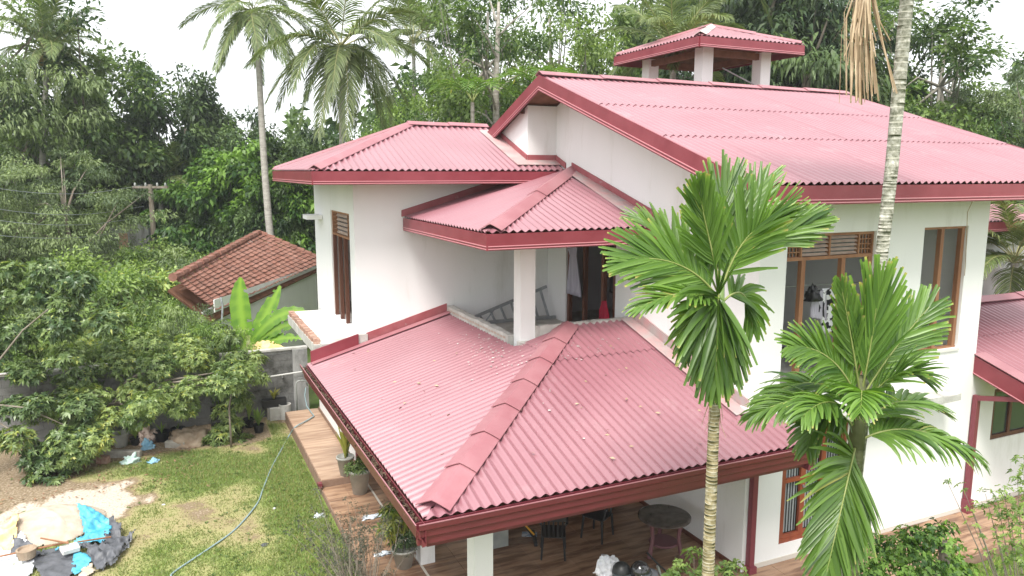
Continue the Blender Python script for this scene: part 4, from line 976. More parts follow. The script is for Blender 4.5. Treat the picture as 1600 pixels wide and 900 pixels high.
# ---- fronds -------------------------------------------------------------
def bez(p0, p1, p2, t): return p0*(1-t)**2+p1*2*t*(1-t)+p2*t*t
def frond_data(p0, p1, p2, n=26, LL=.6, wd=.05, a0=75, a1=25, droop=.5, seg=4, start=.12, plane=None, lift=.15, rr=.014, rt_=.003, seed=0, prof=None, split=.1, curl=0.0, sides=(1, -1), side_droop=None):
    """Vertices, quads, tones and material ids of one pinnate leaf along the curve p0-p1-p2."""
    R_ = np.random.default_rng(seed); p0, p1, p2 = (np.array(p) for p in (p0, p1, p2))
    V = []; F = []; Tn = []; Mi = []
    # rachis
    K = 14; ring = 5; prev = None
    up0 = np.array(plane) if plane is not None else np.array([0, 0, 1.])
    for i in range(K+1):
        t = i/K; c = bez(p0, p1, p2, t); dt = 2*(1-t)*(p1-p0)+2*t*(p2-p1); dt /= np.linalg.norm(dt)
        s_ = np.cross(dt, up0)
        if np.linalg.norm(s_) < .05: s_ = np.cross(dt, np.array([.3, .7, .2]))
        s_ /= np.linalg.norm(s_)
        if prev is not None and s_@prev < 0: s_ = -s_
        prev = s_; u_ = np.cross(s_, dt); rad_ = rr*(1-t)+rt_*t
        for k in range(ring):
            a = 2*math.pi*k/ring; V.append(c+(s_*math.cos(a)+u_*math.sin(a))*rad_); Tn.append(.8)
    for i in range(K):
        for k in range(ring):
            F.append((i*ring+k, i*ring+(k+1) % ring, (i+1)*ring+(k+1) % ring, (i+1)*ring+k)); Mi.append(1)
    prev = None
    for i in range(n):
        t = start+(1-start)*(i+.5)/n; c = bez(p0, p1, p2, t); dt = 2*(1-t)*(p1-p0)+2*t*(p2-p1); dt /= np.linalg.norm(dt)
        s_ = np.cross(dt, up0)
        if np.linalg.norm(s_) < .05: s_ = np.cross(dt, np.array([.3, .7, .2]))
        s_ /= np.linalg.norm(s_)
        if prev is not None and s_@prev < 0: s_ = -s_
        prev = s_; u_ = np.cross(s_, dt)
        if u_@up0 < 0: u_ = -u_
        for sg in sides:
            al = rad(a0+(a1-a0)*t**.8+R_.normal(0, 3.5))
            pf = prof(t) if prof else (math.sin(math.pi*min(1, (.18+.82*t)))**.5*.75+.28)
            l_ = LL*pf*R_.uniform(.9, 1.06)
            d_ = dt*math.cos(al)+s_*sg*math.sin(al)+u_*(lift+R_.normal(0, .06)); d_ /= np.linalg.norm(d_)
            q = c.copy(); w_ = wd*R_.uniform(.8, 1.15)*(1-.35*abs(t-.45)); b0 = len(V); tn = float(np.clip(R_.normal(.52, .17), 0, 1))
            dr_ = droop*R_.uniform(.6, 1.4); tip_ = R_.random() < .3
            if side_droop: dr_ *= side_droop[0 if sg > 0 else 1]
            for j in range(seg+1):
                f_ = j/seg; sw = np.cross(d_, u_); sw /= max(np.linalg.norm(sw), 1e-6); nn = np.cross(sw, d_)
                ww_ = w_*(.55 if j == 0 else (1.0 if j < seg*.6 else (1-(f_-.5)*1.5)))
                if j == seg: ww_ = w_*split
                V += [q-sw*ww_/2, q-nn*ww_*.28*(1 if nn@u_ > 0 else -1), q+sw*ww_/2]; tt_ = 1.0 if (f_ > .9 and tip_) else tn+(.1 if f_ > .8 else 0); Tn += [tt_, tt_*.85 if tt_ < 1 else 1, tt_]
                q = q+d_*l_/seg; d_ = d_+np.array([0, 0, -1.])*dr_/seg*(.4+f_*1.2)+u_*curl/seg; d_ /= np.linalg.norm(d_)
            for j in range(seg):
                a = b0+3*j; F += [(a, a+1, a+4, a+3), (a+1, a+2, a+5, a+4)]; Mi += [0, 0]
    return np.array(V), np.array(F), np.array(Tn), np.array(Mi)
def frond(name, parent, mats, data=None, **k):
    V, F, Tn, Mi = data if data is not None else frond_data(**k)
    o = raw_mesh(name, V, F, mats, parent, smooth=False, tone=Tn); o.data.polygons.foreach_set('material_index', Mi.astype(np.int32)); return o
M_['rachis'] = mat('palm_rachis', (.22, .27, .07), .5, (.30, .33, .12), 6, spec=.4)
M_['corachis'] = mat('coconut_rachis', (.36, .36, .17), .6, (.28, .27, .12), 6)
M_['ringbark'] = None
def ringed_bark(cols=((.16, .13, .06), (.42, .40, .32), (.25, .21, .11)), nsc=9):
    m = bpy.data.materials.new('ringed_palm_bark'); m.use_nodes = True; t = m.node_tree; N = t.nodes; l = t.links.new; b = N['Principled BSDF']; b.inputs['Roughness'].default_value = .85
    tcn = N.new('ShaderNodeTexCoord'); n = N.new('ShaderNodeTexNoise'); n.inputs['Scale'].default_value = nsc; n.inputs['Detail'].default_value = 8; n.inputs['Roughness'].default_value = .7; l(tcn.outputs['Object'], n.inputs[0])
    r = N.new('ShaderNodeValToRGB'); e = r.color_ramp.elements; e[0].position = .38; e[0].color = cols[0]+(1,); e[1].position = .68; e[1].color = cols[1]+(1,); q = e.new(.52); q.color = cols[2]+(1,)
    l(n.outputs[0], r.inputs[0])
    at_ = N.new('ShaderNodeAttribute'); at_.attribute_name = 'tone'; x = N.new('ShaderNodeMix'); x.data_type = 'RGBA'; l(at_.outputs['Fac'], x.inputs[0]); l(r.outputs[0], x.inputs[6]); x.inputs[7].default_value = (.60, .58, .48, 1)
    l(x.outputs[2], b.inputs['Base Color'])
    bp = N.new('ShaderNodeBump'); bp.inputs['Strength'].default_value = .4; bp.inputs['Distance'].default_value = .01; l(n.outputs[0], bp.inputs['Height']); l(bp.outputs[0], b.inputs['Normal'])
    return m
M_['ringbark'] = ringed_bark()
def ringed_trunk(parent, pts, r0, r1, step=.075, seed=0, m=None):
    """Areca trunk with raised leaf scars at uneven spacing."""
    R_ = random.Random(seed); pts = [Vector(p) for p in pts]
    def C_(t):
        n = len(pts)-1; i = min(int(t*n), n-1); f = t*n-i; return pts[i].lerp(pts[i+1], f)
    Lg = sum((b-a).length for a, b in zip(pts[:-1], pts[1:])); s_ = 0; rows = []
    while s_ < Lg:
        t = s_/Lg; rr_ = r0+(r1-r0)*t; h = step*R_.uniform(.7, 1.3)
        rows += [(t, rr_*1.0, 0), ((s_+h*.80)/Lg, rr_*.985, 0), ((s_+h*.88)/Lg, rr_*1.015, 1), ((s_+h*.96)/Lg, rr_*1.015, 1)]; s_ += h
    rows = [q for q in rows if q[0] <= 1]
    n = 14; V = []; Tn = []; ang = 0
    for t, rr_, k in rows:
        rk = R_.uniform(.1, .8); c = C_(t); tx, ty = R_.uniform(-.006, .006), R_.uniform(-.006, .006)
        for j in range(n):
            a = 2*math.pi*j/n; V.append((c.x+rr_*math.cos(a), c.y+rr_*math.sin(a), c.z+tx*math.cos(a)+ty*math.sin(a))); Tn.append(k*rk)
    F = [(i*n+j, i*n+(j+1) % n, (i+1)*n+(j+1) % n, (i+1)*n+j) for i in range(len(rows)-1) for j in range(n)]
    return raw_mesh('trunk', np.array(V), np.array(F), m or M_['ringbark'], parent, smooth=True, tone=np.array(Tn))
AM = [L_['areca'], M_['rachis']]
up = np.array([0, 0, 1.])
# ---- first areca palm, in front of the porch roof -------------------------
PA = thing('areca_palm', 'areca palm with full crown and tan ringed trunk before the porch roof', 'palm tree')
D1 = 8.0
b1 = P(1107, 900, D1); dir_ = P(1118, 640, D1)-b1
base = b1-dir_*(b1.z/dir_.z); top1 = P(1117, 628, D1)
ringed_trunk(PA, [base, b1, P(1112, 760, D1), top1], .068, .058, .062, 1)
MB().tube([top1-Vector((0, 0, .05)), P(1121, 560, D1), P(1124, 480, D1), P(1127, 430, D1)], [.062, .066, .055, .035], 12).build('crownshaft', mat('crownshaft_green', (.10, .17, .04), .4, (.16, .24, .07), 4, spec=.5), PA, smooth=True)
fb = M_['deadleaf']
for k in range(7):  # dry fibres under the crown
    a = top1+Vector((.05*math.cos(k), .05*math.sin(k), .03))
    MB().tube([a, a+Vector((.05*math.cos(k*1.3), .05*math.sin(k*1.3), -.12-.03*k)), a+Vector((.07*math.cos(k*1.3), .06*math.sin(k), -.25-.03*k))], [.006, .004, .002], 5).build('dry_fibre', fb, PA)
def AF(par_, *pts, **k):
    q = [P(*p) for p in pts]; kw = dict(n=24, LL=.62, wd=.058, a0=62, a1=18, droop=.5, seg=5, start=.12, rr=.015, split=.3); kw.update(k); kw['n'] = int(kw['n']*1.25); kw['LL'] *= 1.08
    return frond('frond', par_, AM, p0=q[0], p1=q[1], p2=q[2], **kw)
cb = (1126, 440, D1)
toCam = -FW
AF(PA, (1125, 455, D1), (1120, 370, D1+.1), (1136, 298, D1+.2), n=24, LL=.74, a0=40, a1=5, plane=toCam, droop=.05, lift=.0, seed=1, start=.2, split=.5)     # upright
AF(PA, (1127, 450, D1), (1104, 360, D1-.2), (1092, 300, D1-.4), n=18, LL=.46, a0=46, a1=8, plane=(toCam+up*.2), droop=.15, lift=.05, seed=2, start=.2, split=.5)
AF(PA, (1126, 455, D1), (1160, 345, D1-.05), (1222, 342, D1-.25), n=24, LL=.60, a0=66, a1=10, plane=up+toCam*.6, droop=.25, lift=.3, seed=3, split=.4, curl=.1)
AF(PA, (1128, 450, D1), (1165, 320, D1+.35), (1195, 285, D1+.5), n=16, LL=.5, a0=52, a1=10, plane=up+toCam*.5, droop=.25, lift=.2, seed=13, split=.45)
AF(PA, (1122, 465, D1), (1075, 395, D1-.1), (985, 404, D1-.15), n=26, LL=.62, a0=64, a1=10, plane=toCam*1.0+up*.35, droop=.2, lift=.05, seed=4, side_droop=(1, 1.5), split=.4)
AF(PA, (1122, 470, D1), (1055, 360, D1+.5), (1000, 345, D1+.7), n=20, LL=.5, a0=60, a1=12, plane=up*.8+toCam*.5, droop=.4, lift=.15, seed=5, split=.4)
AF(PA, (1124, 470, D1), (1075, 440, D1-.4), (1000, 480, D1-.5), n=18, LL=.40, a0=60, a1=14, plane=up+toCam*.3, droop=.7, lift=.1, seed=6)
AF(PA, (1124, 465, D1-.04), (1122, 432, D1-.42), (1119, 585, D1-.28), n=32, LL=.74, a0=52, a1=6, plane=toCam, droop=.7, lift=-.02, seed=7, start=.1, wd=.075, split=.35)   # hanging in front
AF(PA, (1130, 470, D1), (1170, 430, D1+.3), (1176, 510, D1+.35), n=18, LL=.42, a0=55, a1=14, plane=toCam+up*.3, droop=.9, lift=.0, seed=8)
AF(PA, (1120, 475, D1), (1085, 470, D1-.25), (1068, 550, D1-.2), n=18, LL=.36, a0=55, a1=14, plane=toCam, droop=.9, lift=.0, seed=10)
AF(PA, (1140, 400, D1+.2), (1190, 375, D1+.3), (1262, 348, D1+.2), n=24, LL=.56, a0=40, a1=4, plane=toCam+up*.4, droop=.22, lift=.1, seed=11, split=.3, start=.3)
# ---- second areca palm --------------------------------------------------------
PB = thing('areca_palm', 'lower areca palm with dark green stem in front of the ground floor window', 'palm tree')
D2 = 8.3
s0 = P(1333, 760, D2); s1 = P(1342, 640, D2); dir_ = P(1330, 800, D2)-s0
base2 = s0+dir_*(s0.z/-dir_.z)
M_['greenbark'] = mat('green_palm_stem', (.07, .085, .03), .7, (.14, .15, .07), 5, spec=.3, bump=.3)
ringed_trunk(PB, [base2, P(1330, 900, D2), s0, P(1339, 690, D2)], .085, .080, .11, 4, M_['greenbark'])
MB().tube([P(1338, 700, D2), P(1342, 640, D2), P(1346, 585, D2)], [.088, .075, .045], 12).build('crownshaft', M_['greenbark'], PB, smooth=True)
AF(PB, (1345, 620, D2), (1362, 540, D2-.2), (1372, 458, D2-.3), n=26, LL=.72, a0=36, a1=6, plane=toCam, droop=.05, lift=0, seed=21, start=.2, split=.5)      # upright fan
AF(PB, (1345, 620, D2), (1330, 520, D2-.25), (1316, 455, D2-.4), n=18, LL=.4, a0=34, a1=8, plane=toCam+up*.1, droop=.1, lift=0, seed=22, start=.25, split=.5)
AF(PB, (1348, 620, D2), (1385, 555, D2), (1452, 478, D2+.1), n=24, LL=.56, a0=58, a1=12, plane=toCam+up*.3, droop=.25, lift=.0, seed=23, start=.15, side_droop=(1.6, .4), split=.5)
AF(PB, (1342, 630, D2), (1310, 540, D2-.2), (1240, 540, D2-.3), n=24, LL=.46, a0=60, a1=16, plane=toCam*.8+up*.5, droop=.6, lift=.1, seed=24, side_droop=(1, 1.8))
AF(PB, (1340, 650, D2), (1285, 560, D2+.3), (1190, 625, D2+.35), n=26, LL=.48, a0=66, a1=22, plane=up+toCam*.3, droop=1.5, lift=.1, seed=25, split=.3)
AF(PB, (1340, 660, D2), (1300, 600, D2-.5), (1255, 650, D2-.8), n=20, LL=.42, a0=62, a1=20, plane=up+toCam*.2, droop=1.4, lift=.1, seed=26, split=.3)
AF(PB, (1340, 690, D2), (1420, 640, D2-.1), (1528, 712, D2-.1), n=30, LL=.52, a0=70, a1=16, plane=up+toCam*.25, droop=1.9, lift=.1, seed=27, split=.12, wd=.065)
AF(PB, (1342, 670, D2), (1400, 600, D2+.3), (1468, 640, D2+.4), n=22, LL=.44, a0=60, a1=18, plane=up+toCam*.2, droop=.8, lift=.15, seed=28, split=.3)
AF(PB, (1340, 660, D2), (1350, 570, D2-.7), (1345, 640, D2-1.1), n=20, LL=.40, a0=62, a1=24, plane=up+toCam*.2, droop=1.1, lift=.1, seed=29)
AF(PB, (1336, 700, D2-.05), (1335, 705, D2-.75), (1290, 905, D2-.75), n=36, LL=.68, a0=56, a1=22, plane=toCam, droop=.55, lift=0, seed=30, start=.12, wd=.07, split=.15)   # big hanging leaf
AF(PB, (1338, 670, D2), (1270, 590, D2-.3), (1178, 650, D2-.3), n=24, LL=.46, a0=66, a1=16, plane=up+toCam*.25, droop=1.7, lift=.1, seed=33, split=.2)
AF(PB, (1338, 665, D2), (1280, 620, D2-.1), (1262, 700, D2-.1), n=20, LL=.4, a0=62, a1=20, plane=up+toCam*.4, droop=1.3, lift=.05, seed=31)
AF(PB, (1344, 640, D2), (1400, 560, D2-.35), (1440, 590, D2-.5), n=20, LL=.42, a0=58, a1=18, plane=up+toCam*.3, droop=.7, lift=.15, seed=32, split=.3)
# ---- third areca palm: tall trunk whose crown is above the picture --------------
PC = thing('areca_palm', 'tall areca palm with a pale mottled trunk and a dead frond hanging beside it', 'palm tree')
D3 = 8.7
q0 = P(1416, 0, D3); q1 = P(1393, 260, D3); q2 = P(1375, 420, D3+.05); dv = (q2-q1)
low = q2+dv*(q2.z/-dv.z); high = q0+(q0-q1)*.55
M_['palering'] = ringed_bark(((.12, .125, .085), (.52, .52, .47), (.29, .285, .23)), 16)
ringed_trunk(PC, [Vector((low.x, low.y, 0)), q2, q1, q0, high], .066, .078, .095, 9, M_['palering'])
for k in range(9):
    a = k*2*math.pi/9+.3; h0 = high; e = h0+Vector((math.cos(a)*1.5, math.sin(a)*1.5, .1)); m_ = h0+Vector((math.cos(a)*.7, math.sin(a)*.7, 1.1))
    frond('frond', PC, AM, p0=h0, p1=m_, p2=e, n=22, LL=.5, wd=.05, droop=.8, seg=4, seed=60+k)
# dead frond hanging from it
DM = [M_['deadleaf'], M_['deadleaf']]
R_ = random.Random(8); mb = MB()
top = P(1352, -60, D3-.25)
for k in range(70):
    x = R_.gauss(0, 12); e = P(1350+x*R_.uniform(.8, 2.0), R_.choice([60, 95, 120, 150, 158, 155])+R_.uniform(-12, 8), D3-.25+R_.uniform(-.15, .15))
    m_ = P(1346+x, 40+R_.uniform(-30, 30), D3-.25+R_.uniform(-.12, .12)); s_ = top+Vector((R_.uniform(-.05, .05), R_.uniform(-.05, .05), 0))
    pts = [s_, s_.lerp(m_, .6), m_, m_.lerp(e, .55), e]; wd = R_.uniform(.012, .026); sd_ = Vector((R_.uniform(-1, 1), R_.uniform(-1, 1), .1)).normalized()
    for a, b in zip(pts[:-1], pts[1:]): mb.add([a-sd_*wd/2, a+sd_*wd/2, b+sd_*wd*.4, b-sd_*wd*.4], [(0, 1, 2, 3)])
df = mb.build('dead_frond', M_['deadleaf'], PC)
MB().tube([high+Vector((0, 0, -.05)), P(1395, -130, D3-.1), top], [.03, .022, .016], 6).build('dead_frond_stalk', M_['deadleaf'], PC)

# ---- coconut palms ----------------------------------------------------------------
CM = [L_['coco'], M_['corachis']]
def unit_frond(L_n, rise, fall, seed, n=58, LL=1.0, droop=1.6):
    return frond_data((0, 0, 0), (L_n*.5, 0, rise), (L_n*.97, 0, fall), n=n, LL=LL, wd=.06, a0=70, a1=22, droop=droop, seg=4, start=.16, lift=.12, rr=.03, rt_=.006, seed=seed, split=.2)
CF = []
for i, (L_n, ri, fa) in enumerate([(3.2, 2.6, 2.9), (4.0, 1.9, 1.2), (4.2, 1.2, -.9), (3.6, .7, -2.6), (2.6, .2, -3.6)]):
    V, F, Tn, Mi = unit_frond(L_n, ri, fa, 70+i)
    o = raw_mesh('frond', V, F, CM, None, tone=Tn); o.data.polygons.foreach_set('material_index', Mi.astype(np.int32)); me = o.data; bpy.data.objects.remove(o); CF.append(me)
M_['cocobark'] = mat('coconut_bark', (.32, .30, .27), .95, (.44, .42, .38), 5, spec=.1, bump=.5, bscale=14, stretch=(1, 1, 3), col3=(.16, .15, .13), scale3=6, ramp3=(.55, .75))
M_['nuts'] = mat('coconut_husk', (.42, .24, .09), .6, (.30, .24, .07), 4)
def coconut(label, basep, crownp, sc=1.0, seed=0, nf=22, r0=.16, weights=(3, 6, 6, 5, 3), nuts=True, tm=None):
    R_ = random.Random(seed); t = thing('coconut_palm', label, 'palm tree', basep, 0, 'coconut palms around the house')
    cp = Vector(crownp)-Vector(basep)
    pts = [cp*(i/8)+Vector((math.sin(i*.55+seed)*.10, math.cos(i*.45+seed)*.08, 0))*(1 if 0 < i < 8 else 0) for i in range(9)]
    MB().tube(pts, [r0*(1.25 if i == 0 else 1-.05*i) for i in range(9)], 12).build('trunk', tm or M_['cocobark'], t, smooth=True)
    kinds = [k for k, w_ in enumerate(weights) for _ in range(w_)]
    a = R_.uniform(0, 6)
    for i in range(nf):
        k = kinds[int(i*len(kinds)/nf)]; a += 2.399
        o = link('frond', CF[k], None, t); o.location = cp+Vector((0, 0, .15-.05*k)); o.rotation_euler = (R_.uniform(-.25, .25), R_.uniform(-.12, .12), a); s_ = sc*R_.uniform(.85, 1.08); o.scale = (s_, s_, s_)
    if nuts:
        for i in range(9):
            a = i*.7; o = MB().lathe([(0, -.13), (.09, -.09), (.125, 0), (.10, .09), (0, .13)], (0, 0, 0), 10).build('coconut', M_['nuts'], t, smooth=True)
            o.location = cp+Vector((math.cos(a)*.27*sc, math.sin(a)*.27*sc, -.25-.1*(i % 3)))
    return t
coconut('slender coconut palm with a leaning pale trunk left of the hip roof', at(436, 30.9), P(395, 22, 30.0), .68, 3, nf=24, r0=.17, weights=(3, 4, 5, 8, 8))
coconut('big coconut palm with a full crown of drooping fronds behind the hip roof', at(522, 27), P(532, 78, 25.5), .76, 5, nf=30, r0=.15, weights=(3, 5, 6, 9, 8))
coconut('coconut palm with orange nuts standing in front of the left trees', at(62, 34), P(70, 84, 33), .64, 9, nf=22, weights=(6, 5, 5, 4, 3))
coconut('distant coconut palm showing above the trees right of the big palm', at(640, 40), P(645, 70, 40), .9, 11, nf=14, weights=(6, 5, 3, 1, 1), nuts=False)
coconut('small distant coconut palm crown under the thin pale trees', at(672, 44), P(668, 55, 44), .8, 12, nf=12, weights=(6, 5, 3, 1, 1), nuts=False)
coconut('young coconut palm with yellowing fronds left of the roof tower', at(1052, 26), P(1052, 86, 25), .72, 15, nf=16, weights=(7, 6, 5, 2, 0), nuts=False)
coconut('coconut palm with a pale straight trunk rising behind the tower roof', at(1091, 30), P(1096, -60, 29), .9, 16, nf=16, nuts=False)
coconut('low coconut palm seen between the right facade corner and the wing roof', at(1590, 22), P(1585, 410, 21.5), .62, 18, nf=22, weights=(5, 6, 6, 4, 2), nuts=False)
coconut('small coconut palm beyond the utility pole', at(255, 38), P(252, 285, 37), .62, 19, nf=14, weights=(4, 6, 5, 2, 0), nuts=False)
coconut('coconut palm with thin trunk far behind the dead frond', at(1375, 40), P(1377, 20, 40), .8, 20, nf=14, nuts=False)
# arecas seen behind the hip roof
for (px, py, d, lab) in ((740, 165, 27, 'small dark areca palm beside the pale trunk behind the hip roof'), (840, 150, 26, 'small areca palm peeping over the gable edge'), (1275, 50, 34, 'areca palm crown between the drooping trees right of the tower')):
    t = thing('areca_palm', lab, 'palm tree', at(px, d)); h = ztop(py, d)
    MB().tube([(0, 0, 0), (0, 0, h*.5), (0, 0, h)], [.09, .08, .07], 8).build('trunk', M_['palebark'], t)
    for k in range(9):
        a = k*2.4; frond('frond', t, AM, p0=(0, 0, h), p1=(math.cos(a)*.6, math.sin(a)*.6, h+1.1), p2=(math.cos(a)*1.6, math.sin(a)*1.6, h+.3), n=16, LL=.6, wd=.06, seg=2, seed=k, droop=.8)
# pale straight trunks behind the hip roof ridge
for (px, d, hpx, lab) in ((776, 28.5, 20, 'straight pale trunk rising behind the left end of the gable roof'),):
    t = thing('slender_tree', lab, 'tree', at(px, d)); h = ztop(hpx, d)
    MB().tube([(0, 0, 0), (.05, 0, h*.4), (0, .05, h*.75), (.1, 0, h)], [.17, .15, .12, .05], 10).build('trunk', M_['palebark'], t, smooth=True)
    mb = MB()
    for k in range(8): mb.tube([(0, 0, h*(.6+.05*k)), (math.cos(k*2)*.5, math.sin(k*2)*.5, h*(.64+.05*k)), (math.cos(k*2)*1.3, math.sin(k*2)*1.3, h*(.66+.055*k))], [.05, .035, .012], 5)
    mb.build('branches', M_['palebark'], t)

# ---- banana plant -------------------------------------------------------------------
def broad_leaf(parent, p0, p1, p2, wd, m, seed=0, n=26, torn=.15, name='leaf', plane=None, fold=.25):
    """A long broad leaf with midrib and torn edges."""
    R_ = random.Random(seed); p0, p1, p2 = (np.array(p) for p in (p0, p1, p2)); up0 = np.array(plane if plane is not None else (0, 0, 1.))
    V = []; F = []; Tn = []
    for i in range(n+1):
        t = i/n; c = bez(p0, p1, p2, t); dt = 2*(1-t)*(p1-p0)+2*t*(p2-p1); dt /= np.linalg.norm(dt); s_ = np.cross(dt, up0); s_ /= np.linalg.norm(s_); u_ = np.cross(s_, dt)
        w_ = wd*(math.sin(math.pi*min(1, .06+.94*t))**.55 if t < .97 else .15)*.5
        j = 0
        for k in (-2, -1, 0, 1, 2):
            e = abs(k)/2; V.append(c+s_*w_*k/2*(1+(R_.uniform(-.05, .03) if abs(k) == 2 else 0))+u_*(fold*w_*e*(1 if e < .6 else .7))-np.array([0, 0, 1.])*(.10*w_*(e**2)+(.02*math.sin(i*1.9+k) if abs(k) == 2 else 0))); Tn.append(.95 if k == 0 else .45+.12*math.sin(i*1.3)+R_.uniform(-.1, .1))
    for i in range(n):
        for k in range(4):
            if k in (0, 3) and R_.random() < torn: continue
            a = i*5+k; F.append((a, a+1, a+6, a+5))
    o = raw_mesh(name, np.array(V), np.array(F), m, parent, smooth=True, tone=np.array(Tn)); return o
BN = thing('banana_plant', 'banana plant with one upright bright leaf behind the boundary wall', 'banana plant')
db = 22.2; bb = at(388, db)
MB().tube([bb, P(390, 560, db), P(388, 525, db)], [.13, .11, .05], 10).build('stem', mat('banana_stem', (.26, .30, .13), .6, (.20, .17, .09), 5), BN, smooth=True)
tc_ = tuple(-FW); tl_ = tuple(-FW*.8+up*.5)
BL = L_['banana']
broad_leaf(BN, P(386, 540, db), P(372, 480, db), P(376, 434, db-.1), .62, BL, 1, plane=tc_, torn=.03)
broad_leaf(BN, P(390, 545, db), P(412, 500, db), P(438, 447, db+.1), .50, BL, 2, plane=tc_)
broad_leaf(BN, P(390, 540, db), P(430, 478, db-.2), P(482, 488, db-.3), .46, BL, 3, plane=tl_)
broad_leaf(BN, P(390, 545, db), P(430, 505, db-.3), P(474, 506, db-.5), .40, BL, 4, plane=tl_)
broad_leaf(BN, P(390, 550, db), P(430, 522, db-.4), P(472, 530, db-.6), .36, BL, 5, plane=tl_)
broad_leaf(BN, P(386, 545, db), P(350, 520, db-.3), P(325, 560, db-.5), .46, BL, 6, plane=tl_)
broad_leaf(BN, P(386, 550, db), P(360, 560, db-.5), P(345, 600, db-.8), .44, BL, 7)
broad_leaf(BN, P(390, 550, db), P(410, 530, db-.5), P(452, 552, db-.6), .34, M_['orange'], 8, torn=.2, plane=tl_)
broad_leaf(BN, P(388, 545, db), P(380, 500, db+.5), P(350, 500, db+.9), .45, BL, 9)

# ---- near trees on the left, inside the yard -------------------------------------------
def leafy_mass(name, parent, clumps, m, nper, Lf, Wf, seed, droop=.25, whorl=8, flat=.7):
    """Leaves in whorls (rosettes on twig ends) through a list of clumps (centre, radius)."""
    r = np.random.default_rng(seed); P_ = []; D_ = []; N_ = []; Tt = []
    for c, rc in clumps:
        nw = max(3, int(nper*rc*rc)); q = r.normal(0, 1, (nw, 3)); q /= np.linalg.norm(q, axis=1)[:, None]; q *= (r.uniform(.1, 1, nw)**.4)[:, None]; q[:, 2] *= flat
        ct = r.uniform(.2, .7)
        for w_ in q:
            o = np.array(c)+w_*rc; ax = w_+np.array([0, 0, .6])+r.normal(0, .3, 3); ax /= np.linalg.norm(ax)
            a = np.cross(ax, np.array([.3, .5, .1])); a /= np.linalg.norm(a); b = np.cross(ax, a); tn = np.clip(ct+r.normal(0, .2), 0, 1)
            ph = r.uniform(0, 6.28)
            for k in range(whorl):
                t = ph+2*math.pi*k/whorl+r.normal(0, .2); dd_ = (a*math.cos(t)+b*math.sin(t))*1.0+ax*r.uniform(.1, .8)
                P_.append(o); D_.append(dd_); N_.append(ax+r.normal(0, .25, 3)); Tt.append(np.clip(tn+r.normal(0, .1), 0, 1) if r.random() > .015 else 1)
    n = len(P_); v = leaf_arrays(np.array(P_), np.array(D_), np.array(N_), Lf*r.uniform(.6, 1.25, n), Wf*r.uniform(.7, 1.2, n), droop)
    return raw_mesh(name, v, np.arange(4*n).reshape(n, 4), m, parent, tone=np.repeat(np.array(Tt), 4))
def px_clumps(spec):
    return [(P(a, b, d), rc) for a, b, d, rc in spec]
# citrus tree hanging over the pots
CT = thing('citrus_tree', 'spreading citrus tree with yellow green leaf rosettes over the row of pots', 'tree')
R_ = random.Random(14); cl = []
for (a, b, d) in [(130, 590, 20.6), (190, 575, 20.7), (250, 570, 20.9), (310, 565, 21), (360, 575, 21), (100, 625, 20.2), (150, 625, 20), (205, 615, 20.2), (255, 610, 20.2), (300, 605, 20.4), (345, 600, 20.5), (120, 660, 19.6), (165, 660, 19.7), (60, 650, 19.2), (215, 645, 19.8), (180, 540, 21), (120, 550, 21), (240, 540, 21.2), (300, 540, 21.4), (60, 580, 20.4), (385, 590, 20.8), (150, 690, 19.4), (100, 700, 19), (235, 635, 19.6), (290, 640, 20.2)]:
    cl.append((P(a+R_.uniform(-8, 8), b+R_.uniform(-8, 8), d-1.9+R_.uniform(-.3, .3)), R_.uniform(.40, .58)))
leafy_mass('crown', CT, cl, L_['citrus'], 900, .10, .038, 31)
b0 = G(165, 700); mb = MB(); mb.tube([b0, b0+Vector((.05, .05, .7)), b0+Vector((-.05, .2, 1.3))], [.09, .08, .06], 8)
for c, rc in cl[::2]:
    s_ = b0+Vector((0, .15, 1.0)); mb.tube([s_, s_.lerp(c, .5)+Vector((0, 0, .2)), c], [.045, .03, .01], 5)
mb.build('trunk', M_['bark'], CT, smooth=True)
# dark broad tree at the left edge with a low limb
DT = thing('frangipani_tree', 'dark green broad leaved tree at the left edge whose lowest limb hangs over the sand', 'tree')
cl = []
for (a, b, d) in [(10, 470, 18.5), (60, 460, 19), (30, 520, 18), (90, 510, 18.6), (-20, 560, 17.6), (40, 580, 17.6), (95, 560, 18.4), (15, 640, 17), (60, 640, 17), (100, 690, 17), (135, 680, 17.2), (20, 690, 16.6), (-10, 440, 18), (110, 470, 19.5), (60, 720, 16.9), (75, 745, 16.8), (55, 768, 16.8), (125, 640, 17.4), (10, 420, 19), (70, 420, 20), (130, 440, 20.5), (160, 500, 20.5), (110, 715, 17.1), (-30, 500, 17.4), (-40, 620, 16.6)]:
    cl.append((P(a+R_.uniform(-8, 8), b+R_.uniform(-6, 6), min(d, 17.3)), R_.uniform(.32, .5)))
leafy_mass('crown', DT, cl, L_['citdark'], 850, .13, .05, 32)
b0 = G(-60, 760); mb = MB(); mb.tube([b0, b0+Vector((.1, .1, 1)), b0+Vector((.2, .3, 2.2)), P(0, 540, 17.8)], [.14, .12, .10, .07], 8)
for c, rc in cl[::5]:
    s_ = b0+Vector((.2, .25, 1.8)); mb.tube([s_, s_.lerp(c, .5)+Vector((0, 0, .25)), c], [.03, .018, .008], 5)
mb.build('trunk', M_['bark'], DT, smooth=True)
